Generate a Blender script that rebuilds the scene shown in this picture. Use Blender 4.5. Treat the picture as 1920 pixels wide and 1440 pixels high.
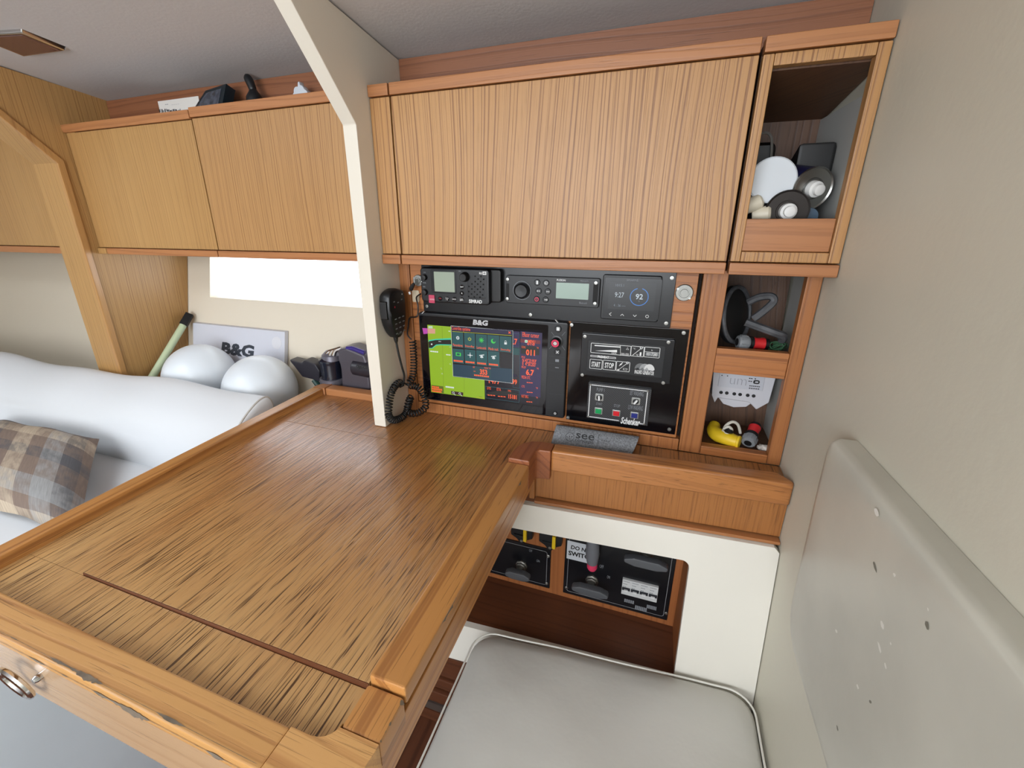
import bpy, bmesh, math, random
from mathutils import Vector, Matrix
random.seed(7)
for o in list(bpy.data.objects): bpy.data.objects.remove(o)
SC = bpy.context.scene
COL = SC.collection
PI = math.pi

# ------------------------------------------------------------------ camera
CX, CY, CZ = 0.4946, -0.8781, 0.4569
YAW, PITCH, ROLL, FPX, PX, PY = 0.3603, 0.3419, -0.0127, 843.99, 916.84, 696.56
_f = Vector((-math.sin(YAW)*math.cos(PITCH), math.cos(YAW)*math.cos(PITCH), -math.sin(PITCH)))
_r = Vector((math.cos(YAW), math.sin(YAW), 0)); _u = _r.cross(_f)
CR = math.cos(ROLL)*_r + math.sin(ROLL)*_u
CU = -math.sin(ROLL)*_r + math.cos(ROLL)*_u
CF = _f
cam = bpy.data.cameras.new('camera'); camo = bpy.data.objects.new('camera', cam); COL.objects.link(camo)
camo.matrix_world = Matrix(((CR.x, CU.x, -CF.x, CX), (CR.y, CU.y, -CF.y, CY), (CR.z, CU.z, -CF.z, CZ), (0, 0, 0, 1)))
cam.sensor_fit = 'HORIZONTAL'; cam.sensor_width = 36; cam.lens = FPX/1920*36
cam.shift_x = (960-PX)/1920; cam.shift_y = (PY-720)/1920
cam.clip_start = 0.02; cam.clip_end = 60
SC.camera = camo

# ------------------------------------------------------------------ world, lights, exposure
W = bpy.data.worlds.new('sky'); SC.world = W; W.use_nodes = True
bg = W.node_tree.nodes['Background']; bg.inputs['Color'].default_value = (0.86, 0.93, 1.0, 1); bg.inputs['Strength'].default_value = 7.0
def area(name, loc, target, sx, sy, power, col):
    l = bpy.data.lights.new(name, 'AREA'); l.shape = 'RECTANGLE'; l.size = sx; l.size_y = sy; l.energy = power; l.color = col
    o = bpy.data.objects.new(name, l); COL.objects.link(o); o.location = loc
    o.rotation_euler = (Vector(target)-Vector(loc)).to_track_quat('-Z', 'Y').to_euler(); return o
area('hatch_daylight', (-0.95, -0.98, 0.90), (-0.95, -0.80, 0.0), 0.62, 0.50, 4.5, (0.92, 0.97, 1.0))
area('companionway_daylight', (0.10, -2.02, 0.55), (0.0, -0.3, 0.05), 1.1, 0.9, 30, (0.95, 0.975, 1.0))
vs = SC.view_settings; vs.view_transform = 'Standard'; vs.look = 'None'; vs.exposure = -0.58; vs.gamma = 1; vs.use_curve_mapping = False

# ------------------------------------------------------------------ helpers
def at(u, v, ax, val):                       # where the sight line through a measured point meets a real plane
    d = CF + CR*((u-PX)/FPX) - CU*((v-PY)/FPX)
    i = 'xyz'.index(ax); t = (val-(CX, CY, CZ)[i])/d[i]
    return Vector((CX, CY, CZ)) + d*t
def atp(u, v, p, n):
    d = CF + CR*((u-PX)/FPX) - CU*((v-PY)/FPX); c = Vector((CX, CY, CZ)); n = Vector(n)
    return c + d*((Vector(p)-c).dot(n)/d.dot(n))
def s2l(c): return tuple((x/12.92 if x <= .04045 else ((x+.055)/1.055)**2.4) for x in [k/255 for k in c])

MATS = {}
def mat(name, col, rough=.5, metal=0, emit=0, bump=0, bscale=40, spec=.5, var=0, vscale=6, coat=0, trans=0, stretch=(1, 1, 1)):
    if name in MATS: return MATS[name]
    m = bpy.data.materials.new(name); m.use_nodes = True; nt = m.node_tree; p = nt.nodes['Principled BSDF']
    c = s2l(col)+(1,)
    p.inputs['Base Color'].default_value = c; p.inputs['Roughness'].default_value = rough; p.inputs['Metallic'].default_value = metal
    p.inputs['Specular IOR Level'].default_value = spec; p.inputs['Coat Weight'].default_value = coat; p.inputs['Coat Roughness'].default_value = .15
    p.inputs['Transmission Weight'].default_value = trans
    if emit:
        p.inputs['Emission Color'].default_value = c; p.inputs['Emission Strength'].default_value = emit
        p.inputs['Base Color'].default_value = (.01, .01, .01, 1)
    if bump or var:
        tc = nt.nodes.new('ShaderNodeTexCoord'); mp = nt.nodes.new('ShaderNodeMapping'); mp.inputs['Scale'].default_value = stretch
        nt.links.new(tc.outputs['Object'], mp.inputs['Vector'])
    if var:
        n = nt.nodes.new('ShaderNodeTexNoise'); n.inputs['Scale'].default_value = vscale; n.inputs['Detail'].default_value = 4
        nt.links.new(mp.outputs[0], n.inputs['Vector'])
        r = nt.nodes.new('ShaderNodeMapRange'); r.inputs['From Min'].default_value = .35; r.inputs['From Max'].default_value = .65
        nt.links.new(n.outputs['Fac'], r.inputs['Value'])
        mx = nt.nodes.new('ShaderNodeMix'); mx.data_type = 'RGBA'
        mx.inputs[6].default_value = tuple(x*(1-var) for x in c[:3])+(1,); mx.inputs[7].default_value = tuple(min(1, x*(1+var*.5)) for x in c[:3])+(1,)
        nt.links.new(r.outputs[0], mx.inputs[0]); nt.links.new(mx.outputs[2], p.inputs['Base Color'])
    if bump:
        n = nt.nodes.new('ShaderNodeTexNoise'); n.inputs['Scale'].default_value = bscale; n.inputs['Detail'].default_value = 5
        nt.links.new(mp.outputs[0], n.inputs['Vector'])
        b = nt.nodes.new('ShaderNodeBump'); b.inputs['Strength'].default_value = bump; b.inputs['Distance'].default_value = .01
        nt.links.new(n.outputs['Fac'], b.inputs['Height']); nt.links.new(b.outputs[0], p.inputs['Normal'])
    MATS[name] = m; return m

def wood(name, light, dark, axis='z', line=110, wob=.05, pore=.55, rough=.42, bump=.12, low=3.5, glow=.45, coat=0, wear_light=None, contrast=1.0, pdens=.60, pscale=520):
    if name in MATS: return MATS[name]
    def soft(c): g = .3*c[0]+.59*c[1]+.11*c[2]; return tuple((k+(g-k)*.09)*w for k, w in zip(c, (.975, .99, .89)))
    light, dark = soft(light), soft(dark)
    m = bpy.data.materials.new(name); m.use_nodes = True; nt = m.node_tree; N = nt.nodes; L = nt.links; p = N['Principled BSDF']
    p.inputs['Roughness'].default_value = rough; p.inputs['Coat Weight'].default_value = coat; p.inputs['Coat Roughness'].default_value = .2
    tc = N.new('ShaderNodeTexCoord'); g = 'xyz'.index(axis); c1, c2 = [i for i in range(3) if i != g]
    def mapped(a, b):                                   # a = scale across the grain, b = along it
        mp = N.new('ShaderNodeMapping'); s = [a, a, a]; s[g] = b; mp.inputs['Scale'].default_value = s; L.new(tc.outputs['Object'], mp.inputs['Vector']); return mp
    def noise(v, sc=1, det=2, ro=.5):
        n = N.new('ShaderNodeTexNoise'); n.inputs['Scale'].default_value = sc; n.inputs['Detail'].default_value = det; n.inputs['Roughness'].default_value = ro
        L.new(v.outputs[0], n.inputs['Vector']); return n
    def math_(op, a, b):
        q = N.new('ShaderNodeMath'); q.operation = op
        for i, k in enumerate((a, b)):
            if isinstance(k, (int, float)): q.inputs[i].default_value = k
            else: L.new(k, q.inputs[i])
        return q.outputs[0]
    def ramp(v, a, b, lo=0, hi=1):
        r = N.new('ShaderNodeMapRange'); r.inputs['From Min'].default_value = a; r.inputs['From Max'].default_value = b
        r.inputs['To Min'].default_value = lo; r.inputs['To Max'].default_value = hi; L.new(v, r.inputs['Value']); return r.outputs[0]
    sep = N.new('ShaderNodeSeparateXYZ'); L.new(tc.outputs['Object'], sep.inputs[0])
    nl = noise(mapped(low, low*glow), 1, 1.5)
    cross = math_('ADD', math_('ADD', sep.outputs[c1], math_('MULTIPLY', sep.outputs[c2], .83)), math_('MULTIPLY', nl.outputs['Fac'], wob*2))
    ring = N.new('ShaderNodeTexNoise'); ring.noise_dimensions = '1D'; ring.inputs['Scale'].default_value = line; ring.inputs['Detail'].default_value = 2.5; ring.inputs['Roughness'].default_value = .6
    L.new(cross, ring.inputs['W'])
    rf = ramp(ring.outputs['Fac'], .50, .50+.17/contrast)
    po = noise(mapped(pscale, pscale*.022), 1, 2, .55)
    pf = ramp(po.outputs['Fac'], pdens, pdens+.09)
    big = noise(mapped(5, 1.2), 1, 3)
    bf = ramp(big.outputs['Fac'], .3, .7, .0, 1.0)
    l, d = s2l(light)+(1,), s2l(dark)+(1,)
    mx = N.new('ShaderNodeMix'); mx.data_type = 'RGBA'; mx.inputs[6].default_value = l; mx.inputs[7].default_value = d; L.new(math_('MULTIPLY', rf, .75), mx.inputs[0])
    mb = N.new('ShaderNodeMix'); mb.data_type = 'RGBA'; mb.blend_type = 'MULTIPLY'; mb.inputs[7].default_value = (.86, .80, .74, 1)
    L.new(math_('MULTIPLY', bf, .7), mb.inputs[0]); L.new(mx.outputs[2], mb.inputs[6])
    out = mb.outputs[2]; pstr = math_('MULTIPLY', pf, pore)
    if wear_light:                                            # bleached, open-pored wood towards one edge, partly light painted into the colour: (axis, from, to, colour)
        ax, a, b, wc = wear_light
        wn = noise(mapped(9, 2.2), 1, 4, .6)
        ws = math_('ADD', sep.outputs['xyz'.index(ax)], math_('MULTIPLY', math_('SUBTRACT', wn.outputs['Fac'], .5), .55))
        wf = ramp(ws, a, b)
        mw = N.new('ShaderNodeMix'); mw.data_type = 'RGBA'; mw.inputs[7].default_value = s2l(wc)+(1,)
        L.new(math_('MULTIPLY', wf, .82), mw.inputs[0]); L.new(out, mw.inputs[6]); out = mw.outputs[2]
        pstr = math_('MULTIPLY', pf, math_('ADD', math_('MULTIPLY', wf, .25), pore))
    mp2 = N.new('ShaderNodeMix'); mp2.data_type = 'RGBA'; mp2.inputs[7].default_value = tuple(x*.33 for x in d[:3])+(1,)
    L.new(pstr, mp2.inputs[0]); L.new(out, mp2.inputs[6]); L.new(mp2.outputs[2], p.inputs['Base Color'])
    b = N.new('ShaderNodeBump'); b.inputs['Strength'].default_value = bump; b.inputs['Distance'].default_value = .003; b.invert = True
    L.new(math_('ADD', math_('MULTIPLY', rf, .5), pf), b.inputs['Height']); L.new(b.outputs[0], p.inputs['Normal'])
    MATS[name] = m; return m

def setp(o, label=None, cat=None, group=None, kind=None):
    if label: o['label'] = label
    if cat: o['category'] = cat
    if group: o['group'] = group
    if kind: o['kind'] = kind
    return o
def thing(name, label, cat, loc, group=None, kind=None):
    o = bpy.data.objects.new(name, None); COL.objects.link(o); o.location = loc; o.empty_display_size = .02
    return setp(o, label, cat, group, kind)
def root_loc(p):
    l = Vector((0, 0, 0))
    while p: l = l + p.location; p = p.parent
    return l
def finish(name, bm, m, parent=None, smooth=35, label=None, cat=None, group=None, kind=None, recalc=True):
    if recalc: bmesh.ops.recalc_face_normals(bm, faces=bm.faces)
    me = bpy.data.meshes.new(name); bm.to_mesh(me); bm.free()
    for k in (m if isinstance(m, (list, tuple)) else [m]): me.materials.append(k)
    o = bpy.data.objects.new(name, me); COL.objects.link(o)
    if parent is not None:
        o.parent = parent; off = root_loc(parent)
    else:
        xs = [v.co for v in me.vertices]
        off = Vector(((min(c.x for c in xs)+max(c.x for c in xs))/2, (min(c.y for c in xs)+max(c.y for c in xs))/2, min(c.z for c in xs)))
        o.location = off
    me.transform(Matrix.Translation(-off))
    if smooth:
        for q in me.polygons: q.use_smooth = True
        me.set_sharp_from_angle(angle=math.radians(smooth))
        if len(me.polygons) < 400: wn = o.modifiers.new('weighted_normals', 'WEIGHTED_NORMAL'); wn.keep_sharp = True; wn.weight = 60
    return setp(o, label, cat, group, kind)
def bevel(bm, w, seg=2, edges=None):
    if w: bmesh.ops.bevel(bm, geom=edges or bm.edges[:], offset=w, segments=seg, affect='EDGES', profile=.5, clamp_overlap=True)
def bbox(x0, x1, y0, y1, z0, z1, bev=0, seg=2, bm=None):
    b = bmesh.new(); bmesh.ops.create_cube(b, size=1)
    for v in b.verts: v.co = Vector((x0+(v.co.x+.5)*(x1-x0), y0+(v.co.y+.5)*(y1-y0), z0+(v.co.z+.5)*(z1-z0)))
    bevel(b, bev, seg)
    return merge(bm, b)
def merge(a, b):
    if a is None: return b
    me = bpy.data.meshes.new('tmp'); b.to_mesh(me); b.free(); a.from_mesh(me); bpy.data.meshes.remove(me); return a
def box(name, x0, x1, y0, y1, z0, z1, m, parent=None, bev=.0015, **k):
    return finish(name, bbox(min(x0, x1), max(x0, x1), min(y0, y1), max(y0, y1), min(z0, z1), max(z0, z1), bev), m, parent, **k)
def mapper(pl, h0=0):
    if pl == 'xy': return lambda a, b, h: Vector((a, b, h))
    if pl == 'xz': return lambda a, b, h: Vector((a, -h, b))     # h grows toward the viewer (-y)
    if pl == 'yz': return lambda a, b, h: Vector((h, a, b))
def bprism(poly, pl, h0, h1, bev=0, seg=2, bm=None):
    b = bmesh.new(); M = mapper(pl)
    lo = [b.verts.new(M(p[0], p[1], h0)) for p in poly]; hi = [b.verts.new(M(p[0], p[1], h1)) for p in poly]
    n = len(poly); b.faces.new(lo); b.faces.new(hi)
    for i in range(n): b.faces.new((lo[i], lo[(i+1) % n], hi[(i+1) % n], hi[i]))
    bmesh.ops.recalc_face_normals(b, faces=b.faces); bevel(b, bev, seg)
    return merge(bm, b)
def prism(name, poly, pl, h0, h1, m, parent=None, bev=.0015, seg=2, **k): return finish(name, bprism(poly, pl, h0, h1, bev, seg), m, parent, **k)
def rrect(a0, a1, b0, b1, r, seg=5, ins=0):
    a0 += ins; a1 -= ins; b0 += ins; b1 -= ins; r = max(r-ins, .00005); r = min(r, (a1-a0)/2, (b1-b0)/2); P = []
    for cx, cy, s in ((a1-r, b1-r, 0), (a0+r, b1-r, 90), (a0+r, b0+r, 180), (a1-r, b0+r, 270)):
        for i in range(seg+1):
            t = math.radians(s+90*i/seg); P.append((cx+r*math.cos(t), cy+r*math.sin(t)))
    return P
def loft(rect, r, layers, pl, bm=None, seg=5):                   # stacked insets of a rounded rectangle: layers = [(inset, h), ...]
    b = bmesh.new(); M = mapper(pl); R = []
    for ins, h in layers: R.append([b.verts.new(M(p[0], p[1], h)) for p in rrect(*rect, r, seg, ins)])
    n = len(R[0])
    for A, B in zip(R, R[1:]):
        for i in range(n): b.faces.new((A[i], A[(i+1) % n], B[(i+1) % n], B[i]))
    b.faces.new(R[0]); b.faces.new(R[-1]); bmesh.ops.recalc_face_normals(b, faces=b.faces)
    return merge(bm, b)
def rbox(name, rect, r, h0, h1, pl, m, parent=None, bev=.002, **k):
    return finish(name, loft(rect, r, [(0, h0), (0, h1-bev), (bev*.3, h1-bev*.3), (bev, h1)], pl), m, parent, **k)
def frame_of(d):
    d = Vector(d).normalized(); a = Vector((0, 0, 1)) if abs(d.z) < .9 else Vector((1, 0, 0)); s = d.cross(a).normalized(); return s, s.cross(d), d
def blathe(prof, loc, d, seg=24, bm=None, cap=True):              # prof = [(r, h), ...] along d from loc
    b = bmesh.new(); s, t, d = frame_of(d); loc = Vector(loc); R = []
    for r, h in prof: R.append([b.verts.new(loc+d*h+(s*math.cos(2*PI*i/seg)+t*math.sin(2*PI*i/seg))*max(r, .00003)) for i in range(seg)])
    for A, B in zip(R, R[1:]):
        for i in range(seg): b.faces.new((A[i], A[(i+1) % seg], B[(i+1) % seg], B[i]))
    if cap: b.faces.new(R[0]); b.faces.new(R[-1])
    bmesh.ops.recalc_face_normals(b, faces=b.faces); return merge(bm, b)
def lathe(name, prof, loc, d, m, parent=None, seg=24, **k): return finish(name, blathe(prof, loc, d, seg), m, parent, **k)
def spline(P, n=8):
    P = [Vector(p) for p in P]; Q = []
    for i in range(len(P)-1):
        a, b, c, d = P[max(i-1, 0)], P[i], P[i+1], P[min(i+2, len(P)-1)]
        for k in range(n):
            t = k/n; Q.append(.5*((2*b)+(c-a)*t+(2*a-5*b+4*c-d)*t*t+(3*b-a-3*c+d)*t**3))
    return Q+[P[-1]]
def btube(P, r, seg=8, closed=False, bm=None, flat=1.0):
    b = bmesh.new(); P = [Vector(p) for p in P]; n = len(P); R = []; up = None
    for i in range(n):
        d = (P[(i+1) % n]-P[i-1]) if closed else (P[min(i+1, n-1)]-P[max(i-1, 0)])
        d = d.normalized() if d.length > 1e-9 else Vector((0, 0, 1))
        if up is None: up = frame_of(d)[0]
        up = (up-d*up.dot(d)); up = up.normalized() if up.length > 1e-6 else frame_of(d)[0]
        s = d.cross(up); rr = r[i] if isinstance(r, (list, tuple)) else r
        R.append([b.verts.new(P[i]+(up*math.cos(2*PI*k/seg)+s*math.sin(2*PI*k/seg)*flat)*rr) for k in range(seg)])
    for i in range(n if closed else n-1):
        A, B = R[i], R[(i+1) % n]
        for k in range(seg): b.faces.new((A[k], A[(k+1) % seg], B[(k+1) % seg], B[k]))
    if not closed: b.faces.new(R[0]); b.faces.new(R[-1])
    bmesh.ops.recalc_face_normals(b, faces=b.faces); return merge(bm, b)
def tube(name, P, r, m, parent=None, seg=8, closed=False, flat=1.0, **k): return finish(name, btube(P, r, seg, closed, None, flat), m, parent, **k)
def helix(P, R, pitch, per=10):                                   # coil wound around a path
    P = spline(P, 10); out = []; ph = 0; up = None
    for i in range(len(P)-1):
        d = P[i+1]-P[i]; ln = d.length; d.normalize()
        if up is None: up = frame_of(d)[0]
        up = (up-d*up.dot(d)).normalized(); s = d.cross(up); k = max(1, int(ln/pitch*per))
        for j in range(k):
            out.append(P[i]+d*(ln*j/k)+(up*math.cos(ph)+s*math.sin(ph))*R); ph += 2*PI*(ln/k)/pitch
    return out

TXT = {}
def text_tris(s, bold, shear):
    key = (s, bold, shear)
    if key in TXT: return TXT[key]
    c = bpy.data.curves.new('t', 'FONT'); c.body = s; c.size = 1; c.offset = bold; c.shear = shear; c.resolution_u = 2; c.fill_mode = 'FRONT'
    o = bpy.data.objects.new('t', c); COL.objects.link(o); dg = bpy.context.evaluated_depsgraph_get()
    me = bpy.data.meshes.new_from_object(o.evaluated_get(dg)); V = [(v.co.x, v.co.y) for v in me.vertices]; F = [tuple(p.vertices) for p in me.polygons]
    bpy.data.objects.remove(o); bpy.data.curves.remove(c); bpy.data.meshes.remove(me)
    x0 = min(v[0] for v in V); x1 = max(v[0] for v in V); y0 = min(v[1] for v in V); y1 = max(v[1] for v in V)
    V = [((v[0]-x0)/max(x1-x0, 1e-6), (v[1]-y0)/max(y1-y0, 1e-6)) for v in V]
    TXT[key] = (V, F); return TXT[key]
class Sheet:                                                      # flat print: coloured shapes and lettering lying on one face of a thing
    def __init__(s, org, right, up, y=None):
        s.o = Vector(org); s.r = Vector(right); s.u = Vector(up); s.n = s.r.cross(s.u).normalized(); s.bm = bmesh.new(); s.m = []; s.y = y; s.zoom = None
    def mi(s, m):
        if m not in s.m: s.m.append(m)
        return s.m.index(m)
    def P(s, a, b, l): return s.o+s.r*a+s.u*b+s.n*(.0002+.00012*l)
    def poly(s, pts, m, l=0):
        f = s.bm.faces.new([s.bm.verts.new(s.P(a, b, l)) for a, b in pts]); f.material_index = s.mi(m)
    def rect(s, a0, b0, a1, b1, m, l=0):
        a0, a1 = min(a0, a1), max(a0, a1); b0, b1 = min(b0, b1), max(b0, b1); s.poly([(a0, b0), (a1, b0), (a1, b1), (a0, b1)], m, l)
    def line(s, a0, b0, a1, b1, w, m, l=0):
        d = Vector((a1-a0, b1-b0)); d = d.normalized()*w/2; n = Vector((-d.y, d.x))
        s.poly([(a0+n.x, b0+n.y), (a0-n.x, b0-n.y), (a1-n.x, b1-n.y), (a1+n.x, b1+n.y)], m, l)
    def outline(s, a0, b0, a1, b1, w, m, l=0, r=0):
        a0, a1 = min(a0, a1), max(a0, a1); b0, b1 = min(b0, b1), max(b0, b1)
        A = rrect(a0, a1, b0, b1, r, 3); B = rrect(a0, a1, b0, b1, r, 3, w); n = len(A)
        for i in range(n): s.poly([A[i], A[(i+1) % n], B[(i+1) % n], B[i]], m, l)
    def disc(s, a, b, r, m, l=0, n=18): s.poly([(a+r*math.cos(2*PI*i/n), b+r*math.sin(2*PI*i/n)) for i in range(n)], m, l)
    def ring(s, a, b, r0, r1, m, l=0, n=24, t0=0, t1=360):
        for i in range(n):
            A, B = math.radians(t0+(t1-t0)*i/n), math.radians(t0+(t1-t0)*(i+1)/n)
            s.poly([(a+r0*math.cos(A), b+r0*math.sin(A)), (a+r1*math.cos(A), b+r1*math.sin(A)), (a+r1*math.cos(B), b+r1*math.sin(B)), (a+r0*math.cos(B), b+r0*math.sin(B))], m, l)
    def text(s, t, a0, b0, a1, b1, m, l=1, bold=0, shear=0):
        a0, a1 = min(a0, a1), max(a0, a1); b0, b1 = min(b0, b1), max(b0, b1)
        if t[0] == '#':                                            # print too small to read: a row of small blocks
            n = len(t); w = (a1-a0)/n; h = (b1-b0)*.2
            for k in range(n): s.rect(a0+w*k, b0+h, a0+w*(k+.78), b1-h, m, l)
            return
        V, F = text_tris(t, bold, shear); vs_ = [s.bm.verts.new(s.P(a0+x*(a1-a0), b0+y*(b1-b0), l)) for x, y in V]; k = s.mi(m)
        for f in F:
            try: q = s.bm.faces.new([vs_[i] for i in f]); q.material_index = k
            except ValueError: pass
    # the same in measured points of the photograph, laid on the face s.y
    def z(s, X, Y):
        if s.zoom: X, Y = s.zoom[0]+X/s.zoom[2], s.zoom[1]+Y/s.zoom[2]
        p = at(X, Y, 'y', s.y); return p.x, p.z
    def zrect(s, X0, Y0, X1, Y1, m, l=0): s.rect(*s.z(X0, Y0), *s.z(X1, Y1), m, l)
    def zout(s, X0, Y0, X1, Y1, w, m, l=0, r=0): s.outline(*s.z(X0, Y0), *s.z(X1, Y1), w, m, l, r)
    def ztext(s, t, X0, Y0, X1, Y1, m, l=1, bold=0, shear=0): s.text(t, *s.z(X0, Y0), *s.z(X1, Y1), m, l, bold, shear)
    def build(s, name, parent, **k): return finish(name, s.bm, s.m, parent, smooth=0, recalc=False, **k)
def ysheet(y, zoom=None):
    s = Sheet((0, y, 0), (1, 0, 0), (0, 0, 1), y); s.zoom = zoom; return s
def yrect(u0, v0, u1, v1, y):
    p, q = at(u0, v0, 'y', y), at(u1, v1, 'y', y); return min(p.x, q.x), max(p.x, q.x), min(p.z, q.z), max(p.z, q.z)

# ------------------------------------------------------------------ materials
oak_door = wood('oak_door', (196, 143, 98), (134, 82, 50), 'z', 230, .055, .30, .42, low=3.0, glow=.38, contrast=1.3)
oak_frame = wood('oak_frame', (194, 140, 94), (134, 82, 50), 'z', 260, .006, .30, .42, contrast=1.3)
oak_salon = wood('oak_salon', (190, 142, 94), (150, 102, 62), 'z', 330, .02, .25, .4, contrast=.9)
oak_salon2 = wood('oak_salon_lined', (192, 142, 98), (146, 98, 62), 'z', 300, .025, .3, .4, contrast=1.1)
teak_x = wood('trim_wood_x', (186, 120, 80), (150, 90, 56), 'x', 90, .02, .25, .42, contrast=.8)
teak_fx = wood('fascia_wood_x', (184, 112, 66), (142, 80, 44), 'x', 120, .015, .4, .42)
teak_fz = wood('fascia_wood_z', (178, 110, 66), (138, 78, 44), 'z', 170, .012, .4, .42)
teak_y = wood('trim_wood_y', (190, 124, 80), (150, 92, 56), 'y', 110, .02, .5, .4)
desk_wood = wood('desk_wood', (176, 112, 62), (122, 70, 36), 'y', 190, .014, .72, .30, bump=.3, coat=.55, wear_light=('y', .10, -.36, (200, 162, 108)), pdens=.555, pscale=520)  # paler towards the front: real bleaching plus front light painted into the colour
rim_x = wood('rim_wood_x', (204, 148, 96), (170, 110, 66), 'x', 70, .03, .5, .4, coat=.1, pdens=.62)
rim_y = wood('rim_wood_y', (198, 134, 78), (156, 96, 52), 'y', 80, .02, .55, .34, coat=.25, pdens=.61)
fiddle_w = wood('fiddle_wood', (188, 118, 68), (146, 84, 46), 'x', 90, .02, .5, .36, coat=.2, pdens=.61)
block_red = wood('corner_block_wood', (158, 88, 56), (128, 66, 42), 'y', 90, .03, .3, .4)
apron_z = wood('apron_wood', (176, 110, 60), (146, 86, 46), 'z', 260, .006, .5, .42, contrast=.7)
dark_x = wood('dark_wood_x', (104, 56, 36), (80, 42, 26), 'x', 80, .03, .3, .38, contrast=.7)
dark_y = wood('dark_wood_y', (108, 60, 42), (80, 42, 30), 'y', 60, .03, .2, .4)
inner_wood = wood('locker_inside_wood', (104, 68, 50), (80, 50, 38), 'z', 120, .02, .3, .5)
orange_z = wood('recess_board_wood', (172, 100, 58), (148, 82, 46), 'z', 110, .02, .2, .45)
cream = mat('cream_paint', (224, 217, 203), .42, bump=.02, bscale=30)
vinyl = mat('wall_vinyl', (208, 204, 188), .48, bump=.05, bscale=60, var=.05, vscale=2.5)
headliner = mat('headliner', (196, 192, 191), .8, bump=.05, bscale=160)
hullpaint = mat('hull_lining', (224, 214, 196), .55, bump=.05, bscale=25)
upholst = mat('white_upholstery', (216, 219, 223), .42, bump=.25, bscale=7)
seatvinyl = mat('seat_vinyl', (212, 211, 205), .34, bump=.5, bscale=6, var=.05, vscale=5)
padvinyl = mat('pad_vinyl', (196, 194, 182), .34, bump=.12, bscale=10, var=.08, vscale=7)
piping_m = mat('piping', (226, 224, 216), .4)
whitepanel = mat('white_panel', (228, 224, 214), .35, var=.02)
black = mat('black_plastic', (17, 19, 23), .4)
blackg = mat('black_gloss', (9, 10, 14), .10)
blackpan = mat('black_panel', (16, 18, 23), .28)
glassblack = mat('glass_black', (8, 7, 12), .07)
rubber = mat('black_rubber', (16, 16, 17), .5)
steel = mat('steel', (168, 168, 164), .34, 1)
chrome = mat('chrome', (205, 205, 205), .12, 1)
alu = mat('aluminium', (170, 172, 170), .35, .9)
pw = mat('print_white', (225, 226, 226), .6)
pg = mat('print_grey', (130, 134, 140), .6)
pk = mat('print_black', (24, 24, 26), .6)
lcd = mat('lcd_grey_green', (150, 162, 146), .25)
gapm = mat('dark_gap', (34, 20, 14), .8)
# ================================================================== the room
def hy(z): return .145 + .24*(z-.13)                              # the flared hull side
def hseg(bm, x0, x1, z0, z1, t=.03, o=0): return bprism([(hy(z0)+o, z0), (hy(z1)+o, z1), (hy(z1)+t+o, z1), (hy(z0)+t+o, z0)], 'yz', x0, x1, 0, bm=bm)
WX0, WX1, WZ0, WZ1 = -.855, -.12, .207, .352
b = hseg(None, -2.3, -.05, -.72, WZ0); b = hseg(b, -2.3, -.05, WZ1, .80); b = hseg(b, -2.3, WX0, WZ0, WZ1); b = hseg(b, WX1, -.05, WZ0, WZ1); b = hseg(b, -.05, .80, -.72, .80, o=.06)
finish('wall_back', b, hullpaint, kind='structure', smooth=0)
pane = bpy.data.materials.new('window_pane'); pane.use_nodes = True; nt = pane.node_tree; nt.nodes.remove(nt.nodes['Principled BSDF'])
tr = nt.nodes.new('ShaderNodeBsdfTransparent'); gl = nt.nodes.new('ShaderNodeBsdfGlossy'); gl.inputs['Roughness'].default_value = .03; ms = nt.nodes.new('ShaderNodeMixShader'); ms.inputs[0].default_value = .06
nt.links.new(tr.outputs[0], ms.inputs[1]); nt.links.new(gl.outputs[0], ms.inputs[2]); nt.links.new(ms.outputs[0], nt.nodes['Material Output'].inputs['Surface'])
w1 = setp(bpy.data.objects.new('window_1', None), kind='structure'); COL.objects.link(w1); w1.location = ((WX0+WX1)/2, hy(WZ0), WZ0)
finish('window_pane', bprism([(hy(WZ0-.01)+.020, WZ0-.01), (hy(WZ1+.01)+.020, WZ1+.01), (hy(WZ1+.01)+.025, WZ1+.01), (hy(WZ0-.01)+.025, WZ0-.01)], 'yz', WX0-.01, WX1+.01), pane, w1, smooth=0)
# headliner: low at the hull, rising towards the middle of the boat
top = [(.36, .707), (.1, .745), (-.15, .782), (-.4, .815), (-.8, .85), (-1.3, .875), (-2.1, .89)]
def roof(bm, pts, x0, x1): return bprism(pts+[(y, z+.03) for y, z in reversed(pts)], 'yz', x0, x1, bm=bm)
b = roof(None, top, -2.3, -1.3); b = roof(b, top, -.6, .80)                 # a deck hatch is open above the saloon
b = roof(b, top[:4]+[(-.7, .842)], -1.3, -.6); b = roof(b, [(-1.25, .873)]+top[5:], -1.3, -.6)
finish('ceiling', b, headliner, kind='structure', smooth=60)
b = bbox(-2.3, -.75, -2.14, -2.1, -.72, .95); b = bbox(.65, .80, -2.14, -2.1, -.72, .95, bm=b); b = bbox(-.75, .65, -2.14, -2.1, -.72, .05, bm=b)
finish('wall_front', b, cream, kind='structure', smooth=0)
box('wall_right', .745, .80, -2.1, .36, -.72, .95, vinyl, kind='structure', bev=0, smooth=0)
box('wall_left', -2.36, -2.3, -2.1, .36, -.72, .95, hullpaint, kind='structure', bev=0, smooth=0)
box('floor', -2.3, .80, -2.1, .2, -.72, -.70, dark_y, kind='structure', bev=0, smooth=0)
# cream partition with the knee that carries the deck
prism('wall_partition', [(-.1042, .0005), (-.1042, .608), (-.236, .751), (-.276, .797), (.20, .729), (.20, .40), (.118, .0005)], 'yz', -.077, -.047, cream, kind='structure', bev=.0025)
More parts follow.
